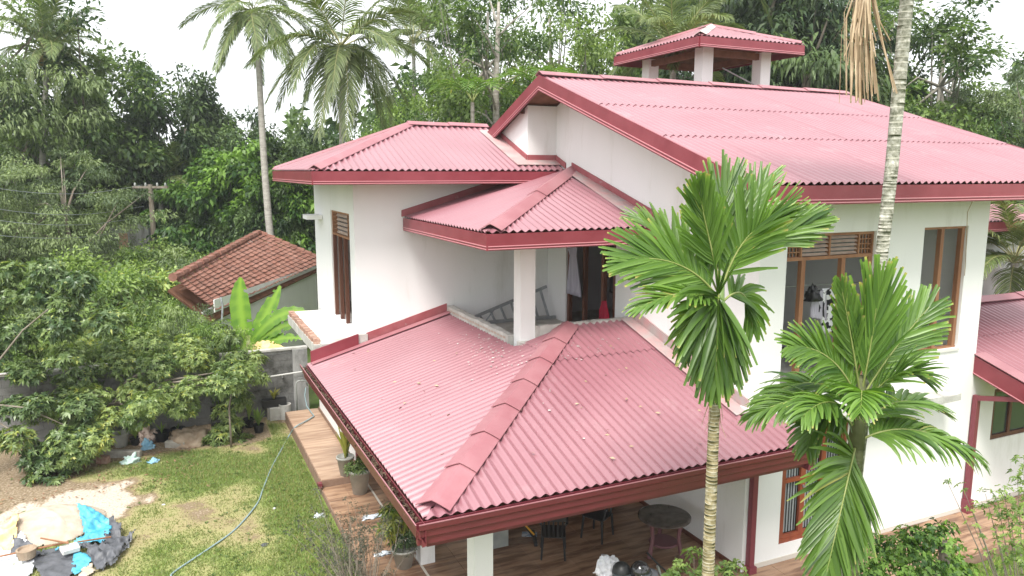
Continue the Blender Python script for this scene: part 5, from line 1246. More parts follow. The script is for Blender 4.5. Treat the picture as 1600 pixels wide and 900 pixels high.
# slim sapling by the wall
SP = thing('sapling', 'slim bright sapling in front of the boundary wall right of the citrus tree', 'tree')
cl = [(P(a, b, d-.7), rc) for a, b, d, rc in [(370, 560, 20.6, .36), (355, 600, 20.4, .40), (375, 625, 20.3, .34), (350, 645, 20.2, .28), (365, 665, 20, .26), (345, 680, 19.8, .36), (380, 690, 20, .26), (330, 690, 19.6, .22), (400, 560, 20.7, .24), (325, 575, 20.6, .28), (360, 530, 20.8, .30), (330, 545, 20.9, .3), (410, 590, 20.6, .18)]]
leafy_mass('crown', SP, cl, L_['citrus'], 700, .14, .045, 33, droop=.4)
b0 = G(362, 700); MB().tube([b0, b0+Vector((0, .02, 1)), P(368, 570, 19.8)], [.03, .025, .012], 6).build('trunk', M_['bark'], SP, smooth=True)

# ---- foreground plants -------------------------------------------------------------
# grey twiggy bush at the terrace edge
TB = thing('twiggy_bush', 'grey twiggy bush in front of the terrace corner', 'shrub')
R_ = random.Random(3); mb = MB(); tips = []
root = G(560, 960, .0)+Vector((0, -.3, 0))
for k in range(90):
    c = P(R_.gauss(545, 42), R_.gauss(850, 36), R_.uniform(11.3, 12.6)); c.z = max(c.z, .15)
    m_ = root.lerp(c, .55)+Vector((R_.uniform(-.12, .12), R_.uniform(-.12, .12), R_.uniform(0, .2)))
    mb.tube([root+Vector((R_.uniform(-.1, .1), R_.uniform(-.1, .1), 0)), m_, c], [.008, .005, .002], 4, cap=False); tips.append((c, .09)); tips.append((m_.lerp(c, .6), .08))
mb.build('branches', M_['bark'], TB)
leafy_mass('foliage', TB, tips, L_['twig'], 2200, .026, .010, 34, whorl=5, flat=1)
# creeper hedge at the bottom right
HG = thing('creeper_bush', 'dense creeper grown over a dark stump in front of the right facade', 'shrub')
cl = [(P(a, b, d), rc) for a, b, d, rc in [(1375, 880, 9.6, .28), (1410, 860, 9.8, .30), (1440, 845, 10, .26), (1470, 840, 10.1, .22), (1400, 900, 9.5, .34), (1440, 890, 9.7, .34), (1470, 870, 9.9, .24), (1360, 905, 9.4, .3), (1460, 905, 9.6, .3), (1425, 835, 10.1, .16), (1495, 850, 10.2, .12), (1480, 825, 10.2, .14), (1385, 850, 9.9, .2), (1420, 835, 10.1, .2), (1455, 825, 10.2, .18), (1500, 880, 10, .2), (1350, 890, 9.5, .2), (1490, 900, 9.7, .26)]]
leafy_mass('foliage', HG, cl, L_['vine'], 1000, .068, .046, 35, whorl=4, droop=.5)
b0 = P(1476, 905, 9.9); b0.z = 0
MB().tube([b0, b0+Vector((.02, 0, .9)), P(1478, 845, 10.0)], [.12, .10, .07], 7).build('stump', M_['bark'], HG)
# pale shrub at the right edge
RS = thing('pale_shrub', 'loose pale green shrub at the right edge above the side terrace', 'shrub')
R_ = random.Random(6)
cl = [(P(a, b, d), rc) for a, b, d, rc in [(1590, 740, 10.5, .14), (1570, 770, 10.4, .18), (1600, 780, 10.2, .24), (1545, 790, 10.5, .16), (1520, 795, 10.6, .10), (1580, 810, 10.2, .22), (1555, 820, 10.3, .12), (1610, 830, 9.9, .3), (1590, 860, 9.8, .2), (1540, 770, 10.6, .1), (1505, 760, 10.7, .08), (1480, 750, 10.7, .06), (1600, 720, 10.4, .14), (1640, 760, 10, .4), (1585, 885, 9.6, .2), (1530, 840, 10.2, .1), (1560, 790, 10.3, .2), (1590, 800, 10.1, .26), (1570, 845, 10, .18), (1610, 870, 9.7, .3), (1520, 815, 10.4, .1), (1545, 860, 10, .12)]]
leafy_mass('foliage', RS, cl, L_['light'], 420, .062, .028, 36, whorl=5, droop=.3)
b0 = P(1620, 900, 10); b0.z = 0; mb = MB()
for c, rc in cl: mb.tube([b0, b0.lerp(c, .6)+Vector((0, 0, .15)), c], [.014, .009, .003], 5)
mb.build('branches', M_['bark'], RS)
# small vine shrub at the foot of the first palm
VS = thing('climbing_shrub', 'bright climbing shrub around the foot of the first areca palm', 'shrub')
cl = [(P(a, b, d), rc) for a, b, d, rc in [(1060, 885, 8.9, .13), (1085, 870, 9, .14), (1075, 905, 8.7, .22), (1110, 890, 9, .14), (1135, 885, 9.1, .12), (1150, 900, 9, .18), (1050, 905, 8.8, .14), (1155, 880, 9.2, .06), (1110, 915, 8.8, .24)]]
leafy_mass('foliage', VS, cl, L_['light'], 900, .075, .038, 37, whorl=4, droop=.4)
b0 = P(1100, 920, 8.9); b0.z = 0; mb = MB()
for c, rc in cl: mb.tube([b0, b0.lerp(c, .6), c], [.012, .008, .003], 5)
mb.build('branches', M_['bark'], VS)

R_ = random.Random(77); mb = MB()
for k in range(70):
    x = R_.uniform(2.9, 8.3); y = R_.uniform(8.4, 16)
    if x-LX < y-LY: 
        if x > 5.6: continue
        z = LZ+KL*(x-LX)
    else:
        if y > 12.2: continue
        z = LZ+KL*(y-LY)
    a = R_.uniform(0, 6.28); l_ = R_.uniform(.02, .05); c, s_ = math.cos(a)*l_, math.sin(a)*l_
    mb.add([(x-c, y-s_, z+.032), (x+s_*.4, y-c*.4, z+.045), (x+c, y+s_, z+.034), (x-s_*.4, y+c*.4, z+.03)], [(0, 1, 2, 3)])
o = mb.build('roof_litter', M_['deadleaf'], house); o['kind'] = 'stuff'

mb = MB()
for k in range(300):
    if R_.random() < .6: x, y = R_.gauss(5.45, .28), R_.gauss(12.7, 1.2)
    else: x, y = R_.gauss(6.6, .8), R_.gauss(12.0, .35)
    if y > 15.9 or x > 8.2: continue
    if x-LX < y-LY:
        if (x > 5.8 and y > 12.6) or x > 6.9: continue
        z = LZ+KL*(x-LX)+AMP*math.cos(2*math.pi*y/PITCH)
    else:
        if y > 12.5: continue
        z = LZ+KL*(y-LY)+AMP*math.cos(2*math.pi*x/PITCH)
    a = R_.uniform(0, 6.28); l_ = abs(R_.gauss(0, .011))+.005; c, s_ = math.cos(a)*l_, math.sin(a)*l_; z += .026
    mb.add([(x-c, y-s_, z), (x+s_, y-c, z+.004), (x+c, y+s_, z+.002), (x-s_, y+c, z+.004)], [(0, 1, 2, 3)])
o = mb.build('cement_splashes', M_['slabtop'], house); o['kind'] = 'stuff'
# low weeds in the lawn
r = np.random.default_rng(9); Pp = []; Dd = []; Nn = []
while len(Pp) < 2600:
    x, y = r.uniform(-3.5, 2.6), r.uniform(11, 20.6)
    if r.random() > grassiness(x, y) or fbm(x, y, .9, 2, 30) < .05: continue
    for k in range(6):
        t = k*1.05+r.normal(0, .2); Pp.append((x, y, .02)); Dd.append((math.cos(t), math.sin(t), r.uniform(.2, .8))); Nn.append((0, 0, 1))
n = len(Pp); v = leaf_arrays(np.array(Pp), np.array(Dd), np.array(Nn)+r.normal(0, .2, (n, 3)), r.uniform(.03, .09, n), r.uniform(.012, .03, n), .2)
raw_mesh('lawn_weeds', v, np.arange(4*n).reshape(n, 4), L_['mid'], tone=np.repeat(r.uniform(0, 1, n), 4), kind='stuff', label='small broad leaved weeds among the grass of the yard', cat='weeds')
# ================================================================== NEIGHBOURING THINGS
# boundary wall of cement blocks
bw = boxes('boundary_wall', M_['wallstain'], None, (-7.2, 3.42, 21.32, 21.44, -.05, 1.86)); bw['label'] = 'mouldy grey cement block wall closing the yard behind the pots'; bw['category'] = 'wall'
mb = MB(); mb.box(-.195, .195, .012, .045, .001, .191)
bme = bpy.data.meshes.new('block'); bme.from_pydata(mb.v, [], mb.f); bme.materials.append(M_['block'])
for r_i in range(9):
    z = r_i*.195
    x = -6.6+(.195 if r_i % 2 else 0)
    while x < 3.0:
        o = bpy.data.objects.new('block', bme); COL.objects.link(o); o.parent = bw; o.location = (x+.2, 21.277+random.uniform(-.004, .003), z+.01); x += .395
boxes('coping', M_['concrete'], bw, (-7.2, 3.44, 21.26, 21.46, 1.862, 1.91))
boxes('pier', M_['wallstain'], bw, (3.02, 3.42, 21.20, 21.318, -.05, 1.858))
# rail pipe along the wall
rp = MB().tube([Vector((1.9, 21.12, 1.17)), Vector((3.5, 21.12, 1.25))], .022, 8).build('wall_pipe', mat('pale_pipe', (.62, .62, .60), .6), None)
rp['label'] = 'pale pipe running along the boundary wall to the house'; rp['category'] = 'pipe'
for x in (2.1, 2.7, 3.3): boxes('bracket', M_['alu'], rp, (x, x+.03, 21.12, 21.27, 1.12, 1.16))
# neighbour's small house with clay tiled roof
NH = thing('small_house', "low white outbuilding with a mossy clay tiled roof behind the boundary wall", 'house')
A = P(405, 365, 29.7); B = P(270, 437, 21.5); C_ = P(337, 487, 19.9+2.5); D = P(508, 409, 30.5)
A, B, C_, D = (Vector(q) for q in (A, B, C_, D))
def patch(u, v): return (A.lerp(B, u)).lerp(D.lerp(C_, u), v)
E2 = P(290, 490, 22.0)
nu, nv = 20, 13
nrm = (B-A).cross(D-A).normalized(); nrm = nrm if nrm.z > 0 else -nrm
deckq = MB(); deckq.hexa([q-nrm*.42 for q in (A, B, C_, D)], [q-nrm*.36 for q in (A, B, C_, D)]); nr_ = deckq.build('roof', M_['soffit'], NH)
for i in range(nu):
    for j in range(nv):
        u0, u1 = i/nu, (i+1)/nu; v0, v1 = j/nv, (j+1)/nv
        q = [patch(u0+.004, v0), patch(u1-.004, v0), patch(u1-.004, min(1, v1+.015)), patch(u0+.004, min(1, v1+.015))]
        h0, h1 = .0, .035+random.uniform(-.008, .012); mid = [(q[0]+q[1])/2, (q[2]+q[3])/2]
        mb = MB(); vs = [q[0]+nrm*(h0+.02), mid[0]+nrm*(h0-.01), q[1]+nrm*(h0+.02), q[3]+nrm*(h1+.02), mid[1]+nrm*(h1-.01), q[2]+nrm*(h1+.02)]
        vs += [v-nrm*.015 for v in vs]
        mb.add(vs, [(0, 1, 4, 3), (1, 2, 5, 4), (3, 4, 10, 9), (4, 5, 11, 10), (0, 3, 9, 6), (2, 8, 11, 5)]); mb.build('roof_tile', M_['rooftile'], nr_)
mb = MB()
for i in range(16):
    a, b = A.lerp(B, i/16), A.lerp(B, (i+1)/16); mb2 = MB().tube([a+Vector((0, 0, .02)), b+Vector((0, 0, .05))], [.11, .13], 8); mb2.build('ridge_tile', M_['rooftile'], nr_)
for i in range(9):
    a, b = A.lerp(D, i/9), A.lerp(D, (i+1)/9); MB().tube([a+Vector((0, 0, .02)), b+Vector((0, 0, .04))], [.09, .11], 8).build('ridge_tile', M_['rooftile'], nr_)
inn = (A-D); inn.z = 0; inn.normalize()
De = D+inn*.35+(C_-D).normalized()*.25; Ce = C_+inn*.35
def wallq(name, a, b, z0, za, zb, th, m, par_):
    o_ = inn*th; mb = MB(); mb.hexa([(a.x, a.y, z0), (b.x, b.y, z0), (b.x+o_.x, b.y+o_.y, z0), (a.x+o_.x, a.y+o_.y, z0)], [(a.x, a.y, za), (b.x, b.y, zb), (b.x+o_.x, b.y+o_.y, zb), (a.x+o_.x, a.y+o_.y, za)]); return mb.build(name, m, par_)
wallq('wall', De, Ce, 0, D.z-.02, C_.z-.02, .15, M_['white'], NH)
wallq('fascia_board', D+inn*.02, C_+inn*.02, D.z-.16, D.z-.04, C_.z-.04, .03, M_['white'], NH)
g2 = De+(De-Ce).normalized()*.0; dr_ = (A-D); dr_.z = 0
mb = MB(); e2 = g2+dr_*1.0; mb.hexa([(g2.x, g2.y, 0), (e2.x, e2.y, 0), (e2.x+.1, e2.y+.1, 0), (g2.x+.1, g2.y+.1, 0)], [(g2.x, g2.y, D.z-.06), (e2.x, e2.y, A.z-.1), (e2.x+.1, e2.y+.1, A.z-.1), (g2.x+.1, g2.y+.1, D.z-.06)]); mb.build('wall', M_['white'], NH)
MB().tube([P(345, 465, 21.6), P(348, 478, 21.6), P(347, 500, 21.6)], .03, 8).build('vent_pipe', M_['alu'], NH)
# far white garden wall between the trees
fw_ = [P(143, 372, 35), P(232, 368, 36.5)]
gw = thing('garden_wall', 'stained white wall glimpsed far behind the thicket', 'wall')
mb = MB(); a, b = fw_; mb.hexa([(a.x, a.y, 0), (b.x, b.y, 0), (b.x+.1, b.y+.2, 0), (a.x+.1, a.y+.2, 0)], [(a.x, a.y, 4.15), (b.x, b.y, 4.3), (b.x+.1, b.y+.2, 4.3), (a.x+.1, a.y+.2, 4.15)])
mb.build('wall_face', mat('far_wall', (.50, .50, .49), .9, (.36, .35, .33), 1.2, stretch=(2, 2, .3), col3=(.16, .15, .14), scale3=1.5, ramp3=(.5, .7)), gw)
boxes('gate', mat('rust_gate', (.40, .25, .17), .8), gw, (a.x+1.1, a.x+1.5, a.y-.2, a.y-.15, 2.5, 3.9))
bc = MB().lathe([(0, 0), (.28, 0), (.30, .5), (.28, .52), (0, .52)], P(135, 380, 36), 14).build('water_barrel', mat('blue_plastic', (.03, .10, .36), .5), None, smooth=True); bc['label'] = 'blue barrel beside the far white wall'; bc['category'] = 'barrel'
# utility pole
up_ = thing('utility_pole', 'dark wooden utility pole with a cross arm at the edge of the thicket', 'pole', at(246, 33))
hz_ = ztop(288, 33)
MB().tube([(0, 0, 0), (0, 0, hz_)], [.14, .10], 10).build('pole_shaft', M_['bark'], up_)
s_ = Vector((RT[0], RT[1], 0)).normalized()
MB().bar(s_*-.75+Vector((0, 0, hz_-.12)), s_*.75+Vector((0, 0, hz_-.12)), .10, .10).build('cross_arm', M_['bark'], up_)
for k in (-.65, -.2, .3, .65): MB().lathe([(.0, 0), (.04, 0), (.05, .07), (.02, .14), (0, .15)], tuple(s_*k+Vector((0, 0, hz_-.07))), 8).build('insulator', M_['grey'], up_)
for k, (pa, pb) in enumerate([((-150, 300, 20), (225, 323, 33)), ((-150, 322, 20), (240, 336, 33)), ((-150, 350, 20), (240, 352, 33)), ((-150, 268, 20), (222, 290, 33))]):
    a = P(*pa); b = P(*pb); pts = [a.lerp(b, t/12)-Vector((0, 0, .5*math.sin(math.pi*t/12))) for t in range(13)]
    o = MB().tube(pts, .011, 5).build('wire', M_['alu'], None); o['label'] = ['upper of the wires running from the left edge to the utility pole', 'second wire from the left edge to the utility pole', 'lowest wire crossing the left trees below the others', 'thin topmost wire reaching the cross arm of the utility pole'][k]; o['category'] = 'wire'; o['group'] = 'overhead wires on the left'

# ================================================================== THINGS IN THE YARD
# hose across the lawn
hp = [G(268, 905), G(275, 895), G(330, 858), G(370, 828), G(402, 790), G(411, 768), G(424, 735), G(440, 705), G(452, 683), G(462, 669, .3), G(478, 660, .31), G(491, 652, .31)]
hp = [Vector((p.x, p.y, p.z+.022)) for p in hp]
fine = []
for i in range(len(hp)-1):
    for t in range(6):
        p0_, p1_, p2_, p3_ = hp[max(i-1, 0)], hp[i], hp[i+1], hp[min(i+2, len(hp)-1)]; s_ = t/6
        fine.append(.5*((2*p1_)+(-p0_+p2_)*s_+(2*p0_-5*p1_+4*p2_-p3_)*s_*s_+(-p0_+3*p1_-3*p2_+p3_)*s_**3))
fine.append(hp[-1]); tapb = Vector((3.30, 20.95, 0))
fine += [Vector((3.28, 20.75, .33)), Vector((3.26, 20.9, .6)), Vector((3.30, 20.93, .82))]
ho = MB().tube(fine, .017, 8).build('garden_hose', M_['hose'], None, smooth=True); ho['label'] = 'grey green garden hose snaking over the lawn to the standpipe'; ho['category'] = 'hose'
tp = thing('standpipe', 'bent grey standpipe with a tap beside the boundary wall', 'tap', (3.05, 21.0, 0))
MB().tube([(0, 0, 0), (0, 0, .92), (.03, 0, 1.0), (.12, -.02, 1.03), (.28, -.02, 1.0), (.30, -.02, .86)], .022, 8).build('riser', M_['grey'], tp, smooth=True)
MB().tube([(.12, -.02, 1.03), (.12, -.02, 1.10)], .02, 8).build('tap_valve', M_['alu'], tp); MB().bar((.06, -.02, 1.11), (.18, -.02, 1.11), .025, .02).build('tap_handle', M_['alu'], tp)
def tag(o, label, cat, group=None):
    o['label'] = label; o['category'] = cat
    if group: o['group'] = group
    return o
# cement drum, basin, trough with croton, crate, leaning pole
cd = tag(MB().lathe([(0, 0), (.16, 0), (.165, .42), (.14, .42), (.13, .38), (0, .38)], (2.72, 20.95, 0), 18).build('cement_cylinder', M_['concrete'], None, smooth=False), 'round cement cylinder standing beside the standpipe', 'cylinder')
bevel(boxes('cement_cube', M_['concrete'], None, (2.30, 2.58, 20.85, 21.1, 0, .36)), .015); tag(bpy.data.objects['cement_cube'], 'rough cement cube left of the cement cylinder', 'block')
bs = tag(MB().lathe([(0, 0), (.09, 0), (.10, .10), (.26, .16), (.30, .20), (.28, .205), (.22, .15), (.08, .11), (0, .10)], (1.55, 20.95, .34), 22).build('wash_basin', M_['pottery'], None, smooth=True), 'pale shallow wash basin on a low support by the wall', 'basin')
tag(boxes('basin_support', M_['stone'], None, (1.42, 1.70, 20.85, 21.08, 0, .338)), 'rough stone support under the wash basin', 'block')
def strap_leaves(parent, c, n, Ln, wd, m, seed, spread=.6, name='leaf', stiff=.5, one=True):
    R_ = random.Random(seed); allv = []
    for k in range(n):
        a = R_.uniform(0, 6.28); s_ = R_.uniform(.2, 1)*spread; l_ = Ln*R_.uniform(.6, 1.1); c_ = Vector(c)
        d0 = Vector((math.cos(a)*s_*.35, math.sin(a)*s_*.35, 1)).normalized(); p1 = c_+d0*l_*.55; p2 = p1+Vector((math.cos(a)*s_, math.sin(a)*s_, (1-s_)*stiff+.15)).normalized()*l_*.5
        V = []; Tn = []; F = []; sd_ = Vector((-math.sin(a), math.cos(a), 0)); nn = 5
        for i in range(nn+1):
            t = i/nn; q = c_*(1-t)**2+p1*2*t*(1-t)+p2*t*t; w_ = wd*(.6+.8*t if t < .5 else 1.0)*(1 if t < .7 else (1-t)/.3+.05)*.5
            V += [q-sd_*w_, q+sd_*w_]; Tn += [.5+.4*t, .9]
        F = [(2*i, 2*i+1, 2*i+3, 2*i+2) for i in range(nn)]
        allv.append((V, F, Tn))
    V = []; F = []; Tn = []
    for v, f, t in allv:
        b = len(V); V += v; F += [tuple(b+i for i in q) for q in f]; Tn += t
    return raw_mesh('foliage', np.array([tuple(v) for v in V]), np.array(F), m, parent, tone=np.array(Tn))
tr = thing('planter_trough', 'black trough planter with a yellow green croton on the wall side', 'planter', (2.45, 21.08, .36))
boxes('trough', M_['black'], tr, (-.32, .32, -.12, .12, .0, .20)); boxes('planter_stand', M_['stone'], tr, (-.2, .2, -.1, .1, -.36, -.003)); strap_leaves(tr, (0, 0, .18), 34, .34, .045, L_['croton'], 5, 1.0)
cr_ = thing('plastic_crate', 'black slatted plastic crate standing by the leaning pole', 'crate', (1.02, 20.9, 0))
for z in (.02, .14, .26, .38, .50): boxes('crate_slat', M_['black'], cr_, (-.22, .22, -.16, -.145, z, z+.06))
for z in (.02, .26, .50): boxes('crate_slat', M_['black'], cr_, (-.22, .22, .145, .16, z, z+.06))
for x in (-.22, .205): boxes('crate_post', M_['black'], cr_, (x, x+.015, -.144, .144, .0, .56))
boxes('crate_base', M_['black'], cr_, (-.204, .204, -.144, .144, .0, .02))
lp = tag(MB().tube([(1.45, 20.2, 0), (1.30, 20.95, 1.30)], .018, 8).build('leaning_pole', M_['alu'], None), 'thin grey pole leaning on the boundary wall', 'pole')
# row of pots under the trees
def pot(label, loc, r=.15, h=.26, m=None, leaf='shrub', nl=22, Ln=.35, wd=.035, spread=.8, seed=0, group=None):
    t = thing('potted_plant', label, 'potted plant', loc, random.uniform(0, 6), group or 'pots along the boundary wall')
    MB().lathe([(0, 0), (r*.72, 0), (r*.97, h*.86), (r*1.06, h*.87), (r*1.08, h), (r*.94, h), (r*.9, h*.8), (0, h*.78)], (0, 0, 0), 20).build('pot', m or M_['black'], t, smooth=False)
    strap_leaves(t, (0, 0, h*.78), nl, Ln, wd, L_[leaf], seed, spread)
    return t
pot('stone grey pot with bare soil among the row under the citrus tree', G(190, 698), .19, .34, M_['pottery'], 'shrub', 5, .2, seed=1)
pot('small pot with grassy plant right of the stone grey pot', G(213, 696), .13, .2, None, 'shrub', 40, .42, .02, 1.0, 2)
pot('black pot with thin leaves left of the middle of the row', G(254, 690), .19, .26, None, 'mid', 10, .3, seed=3)
pot('black pot beside the dirt heap in the row', G(279, 686), .17, .28, None, 'mid', 6, .25, seed=4)
pot('low pot with reddish yellow plant at the left of the row', G(168, 688), .13, .2, None, 'croton', 34, .42, .03, 1.0, 5)
pot('black pot at the foot of the slim sapling', G(344, 694), .16, .2, None, 'mid', 20, .3, seed=6)
pot('spiky strap leaved plant in a black pot near the crate', G(390, 668), .14, .24, None, 'shrub', 26, .7, .04, .5, 7)
pot('leafy potted plant left of the plastic crate', G(405, 676), .14, .22, None, 'mid', 34, .5, .05, .9, 8)
pot('small black pot half hidden behind the slim sapling', G(372, 682), .15, .25, None, 'shrub', 24, .4, .04, 1.0, 9)
# low concrete kerb pieces and stones before the pots
for k, (a, b, sx, lab) in enumerate([(190, 715, .95, 'long weathered concrete slab piece lying before the pots'), (275, 700, .5, 'short concrete piece beside the dirt heap'), (162, 724, .3, 'broken red brick coloured block left of the slab piece')]):
    c = G(a, b); o = boxes('kerb_piece' if k < 2 else 'broken_block', M_['stone'] if k < 2 else M_['brick'], None, (-sx/2, sx/2, -.07, .07, -.02, .17)); o.location = c; o.rotation_euler = (0, .02, rad(-22-4*k)); bevel(o, .02); tag(o, lab, 'block')
def lump(name, label, cat, loc, rx, ry, rz_, m, seed, amp=.35, sc=3.0, n=28):
    u = np.linspace(0, 2*np.pi, n+1); v = np.linspace(0, np.pi/2*1.1, n//2)
    V = []
    for b in v:
        for a in u[:-1]:
            d = Vector((math.cos(a)*math.sin(b), math.sin(a)*math.sin(b), math.cos(b))); q = 1+amp*noise.fractal(d*sc+Vector((seed, 0, 0)), 1, 2, 4)
            V.append((d.x*rx*q, d.y*ry*q, max(-.01, d.z*rz_*q)))
    F = [(i*n+j, i*n+(j+1) % n, (i+1)*n+(j+1) % n, (i+1)*n+j)[::-1] for i in range(len(v)-1) for j in range(n)]
    o = raw_mesh(name, np.array(V), np.array(F), m, None, smooth=False); o.location = loc; return tag(o, label, cat)
lump('dirt_heap', 'brown dirt heap behind the lawn between the pots and the sapling', 'dirt heap', G(300, 692), .55, .45, .34, M_['dirt'], 4)
M_['bagpale'] = mat('pale_bag', (.52, .66, .60), .5, (.42, .56, .52), 9); M_['bagblue'] = mat('blue_bag', (.22, .46, .66), .5, (.35, .58, .72), 9); M_['bagwhite'] = mat('white_bag', (.72, .78, .84), .4, (.58, .64, .70), 12); M_['rags'] = mat('rag', (.62, .50, .44), .9, (.30, .22, .18), 8, ramp=(.45, .55))
lump('plastic_bag', 'pale green plastic bag lying on the lawn edge', 'bag', G(205, 724), .17, .12, .15, M_['bagpale'], 1, .8, 2.5)
lump('plastic_bag', 'small blue plastic scrap on the grass right of the pale green bag', 'bag', G(240, 724), .12, .10, .07, M_['bagblue'], 2, .8, 2.5)
lump('plastic_bag', 'light blue plastic bag before the rag bundle', 'bag', G(232, 702), .13, .10, .17, M_['bagblue'], 3, .8, 2.5)
lump('rag_bundle', 'pinkish white rag bundle between the pots', 'rags', G(231, 694), .2, .15, .34, M_['rags'], 5, .8, 2.5)
lump('plastic_bag', 'flat pale scrap on the dirt heap', 'bag', G(296, 688)+Vector((0, 0, .22)), .12, .08, .03, M_['bagpale'], 6, .5, 2.5)
lump('plastic_bag', 'crumpled clear plastic on the lawn beside the terrace', 'bag', G(499, 808), .11, .09, .05, M_['bagwhite'], 7, .9, 2.5)
lump('paper_scrap', 'small white scrap in the middle of the lawn', 'scrap', G(429, 796), .035, .03, .03, M_['whitesheet'], 8, .5)
lump('paper_scrap', 'tiny white scrap on the lawn left of the hose', 'scrap', G(256, 790), .035, .02, .02, M_['whitesheet'], 9, .5)
lump('leaf_scrap', 'dark crumpled scrap on the lawn right of the hose', 'scrap', G(414, 853), .06, .05, .03, M_['charcoal'], 10, .9)
lump('leaf_scrap', 'reddish brown scrap on the grass before the bare patch', 'scrap', G(328, 760), .05, .04, .02, M_['brick'], 11, .9)
# hanging bags in the citrus tree
for (a, b, d, lab, s) in ((218, 655, 19.9, 'white plastic bag hung on a string from the citrus tree', .13), (151, 677, 19.5, 'grey net bag hanging in the left part of the citrus tree', .20)):
    t = thing('hanging_bag', lab, 'bag', P(a, b, d)); R_ = random.Random(a)
    o = MB().lathe([(0, -s), (s*.6, -s*.9), (s*.75, -s*.3), (s*.5, s*.5), (s*.1, s*.9), (0, s)], (0, 0, 0), 12).build('bag_body', M_['bagwhite'] if a > 200 else M_['grey'], t)
    MB().tube([(0, 0, s*.9), (-.03, .01, s*.9+.25), (0, 0, s*.9+.5)], .005, 4).build('string', M_['cloth_white'], t)

# ---- heap of sand under old sheets at the lower left ---------------------------------
cx, cy = G(60, 835).x, G(60, 835).y
hc = G(75, 826)
def heap_h(x, y):
    d = math.hypot((x-hc.x)/1.05, (y-hc.y)/.95); return max(0, .36*(1-d*d)) if d < 1 else 0
def drape(name, label, cat, poly, m, off, seed, crumple=.05, cell=.028, fs=3.0, par_=None, hgt=heap_h, tilt=0.0):
    xs_ = [p[0] for p in poly]; ys_ = [p[1] for p in poly]
    X_, Y_ = np.meshgrid(np.arange(min(xs_), max(xs_)+cell, cell), np.arange(min(ys_), max(ys_)+cell, cell))
    Z_ = np.zeros_like(X_); mk = np.zeros(X_.shape, bool)
    for i in range(X_.shape[0]):
        for j in range(X_.shape[1]):
            x, y = X_[i, j], Y_[i, j]; xx = x+.04*fbm(x, y, 4, 2, seed); yy_ = y+.04*fbm(x, y, 4, 2, seed+5); ins = False; k2 = len(poly)-1
            for k1 in range(len(poly)):
                x1, y1 = poly[k1]; x2, y2 = poly[k2]
                if (y1 > yy_) != (y2 > yy_) and xx < (x2-x1)*(yy_-y1)/(y2-y1)+x1: ins = not ins
                k2 = k1
            mk[i, j] = ins
            rg_ = 1-abs(fbm(x*1.3+y*.4, y, fs, 3, seed))*2.2
            Z_[i, j] = hgt(x, y)+off+crumple*max(0, rg_)+.25*crumple*fbm(x, y, 14, 2, seed)
    o = grid_mesh(name, X_, Y_, np.maximum(Z_, .008), m, smooth=True, mask=mk, parent=par_)
    if par_ is None: tag(o, label, cat)
    so_ = o.modifiers.new('thickness', 'SOLIDIFY'); so_.thickness = .006
    return o
def gp(*pts): return [(G(a, b, z).x, G(a, b, z).y) for a, b, z in [(p+(0.1,))[:3] for p in pts]]
drape('sand_heap', 'pale sand heap partly covered by old sheets', 'sand heap', [(hc.x+1.0*math.cos(t), hc.y+.9*math.sin(t)) for t in np.linspace(0, 6.28, 24)], M_['sand'], -.02, 1, .02, fs=2)
drape('white_sheet', 'white plastic sheet spread below the sand heap', 'sheet', gp((-10, 850), (30, 845), (60, 860), (45, 898), (0, 905), (-60, 900), (-60, 860)), M_['whitesheet'], .03, 2, .05)
drape('grey_tarp', 'flat charcoal sheet at the lower edge of the heap', 'tarp', gp((45, 862), (110, 852), (118, 890), (100, 905), (60, 900)), M_['charcoal'], .045, 3, .03)
drape('black_tarp', 'crumpled black tarp on the left side of the sand heap', 'tarp', gp((12, 842, .35), (22, 824, .4), (42, 826, .4), (68, 850, .3), (66, 870), (15, 868)), M_['charcoal'], .05, 4, .10)
drape('blue_tarp', 'bright blue tarp over the right side of the sand heap', 'tarp', gp((82, 846, .3), (105, 830, .4), (130, 820, .3), (120, 798, .2), (150, 804, .2), (172, 812), (178, 822), (162, 848), (120, 854), (100, 854)), M_['bluetarp'], .06, 5, .09)
drape('blue_tarp', 'second piece of blue tarp showing below the white block', 'tarp', gp((118, 858), (145, 872), (132, 885), (115, 900), (112, 880)), M_['bluetarp'], .05, 6, .04)
drape('black_tarp', 'crumpled black tarp on the right side of the heap beside the blue tarp', 'tarp', gp((108, 852, .2), (140, 846, .2), (158, 846, .2), (164, 822, .2), (176, 812), (190, 832), (188, 846), (212, 832), (198, 856), (172, 882), (152, 890), (134, 864)), M_['charcoal'], .08, 7, .12)
drape('white_sheet', 'torn white plastic under the right black tarp', 'sheet', gp((160, 865), (200, 838), (205, 845), (185, 868), (160, 885)), M_['whitesheet'], .02, 8, .06)
drape('pale_sack', 'orange edged sack on the left of the sand heap', 'sack', gp((-10, 840, .2), (20, 812, .3), (30, 815, .35), (18, 845, .3), (5, 850, .2)), M_['orange'], .07, 9, .06)
drape('cardboard_sheet', 'pale dirt covered sheet in front of the second blue tarp', 'sheet', gp((120, 895), (142, 876), (148, 888), (130, 905)), M_['sand'], .05, 10, .03)
ob = tag(MB().lathe([(0, 0), (.13, 0), (.15, .10), (.16, .16), (.13, .165), (.11, .13), (0, .12)], (0, 0, 0), 18).build('old_bucket_lid', M_['dirt'], None), 'round muddy pan weighing down the sheets', 'pan'); ob.location = G(43, 872, .12)
wbk = tag(boxes('white_block', M_['slabtop'], None, (-.14, .14, -.11, .11, 0, .09)), 'white cement block weighing down the tarps', 'block'); wbk.location = G(110, 862, .12); wbk.rotation_euler = (.1, .05, rad(20)); bevel(wbk, .012)
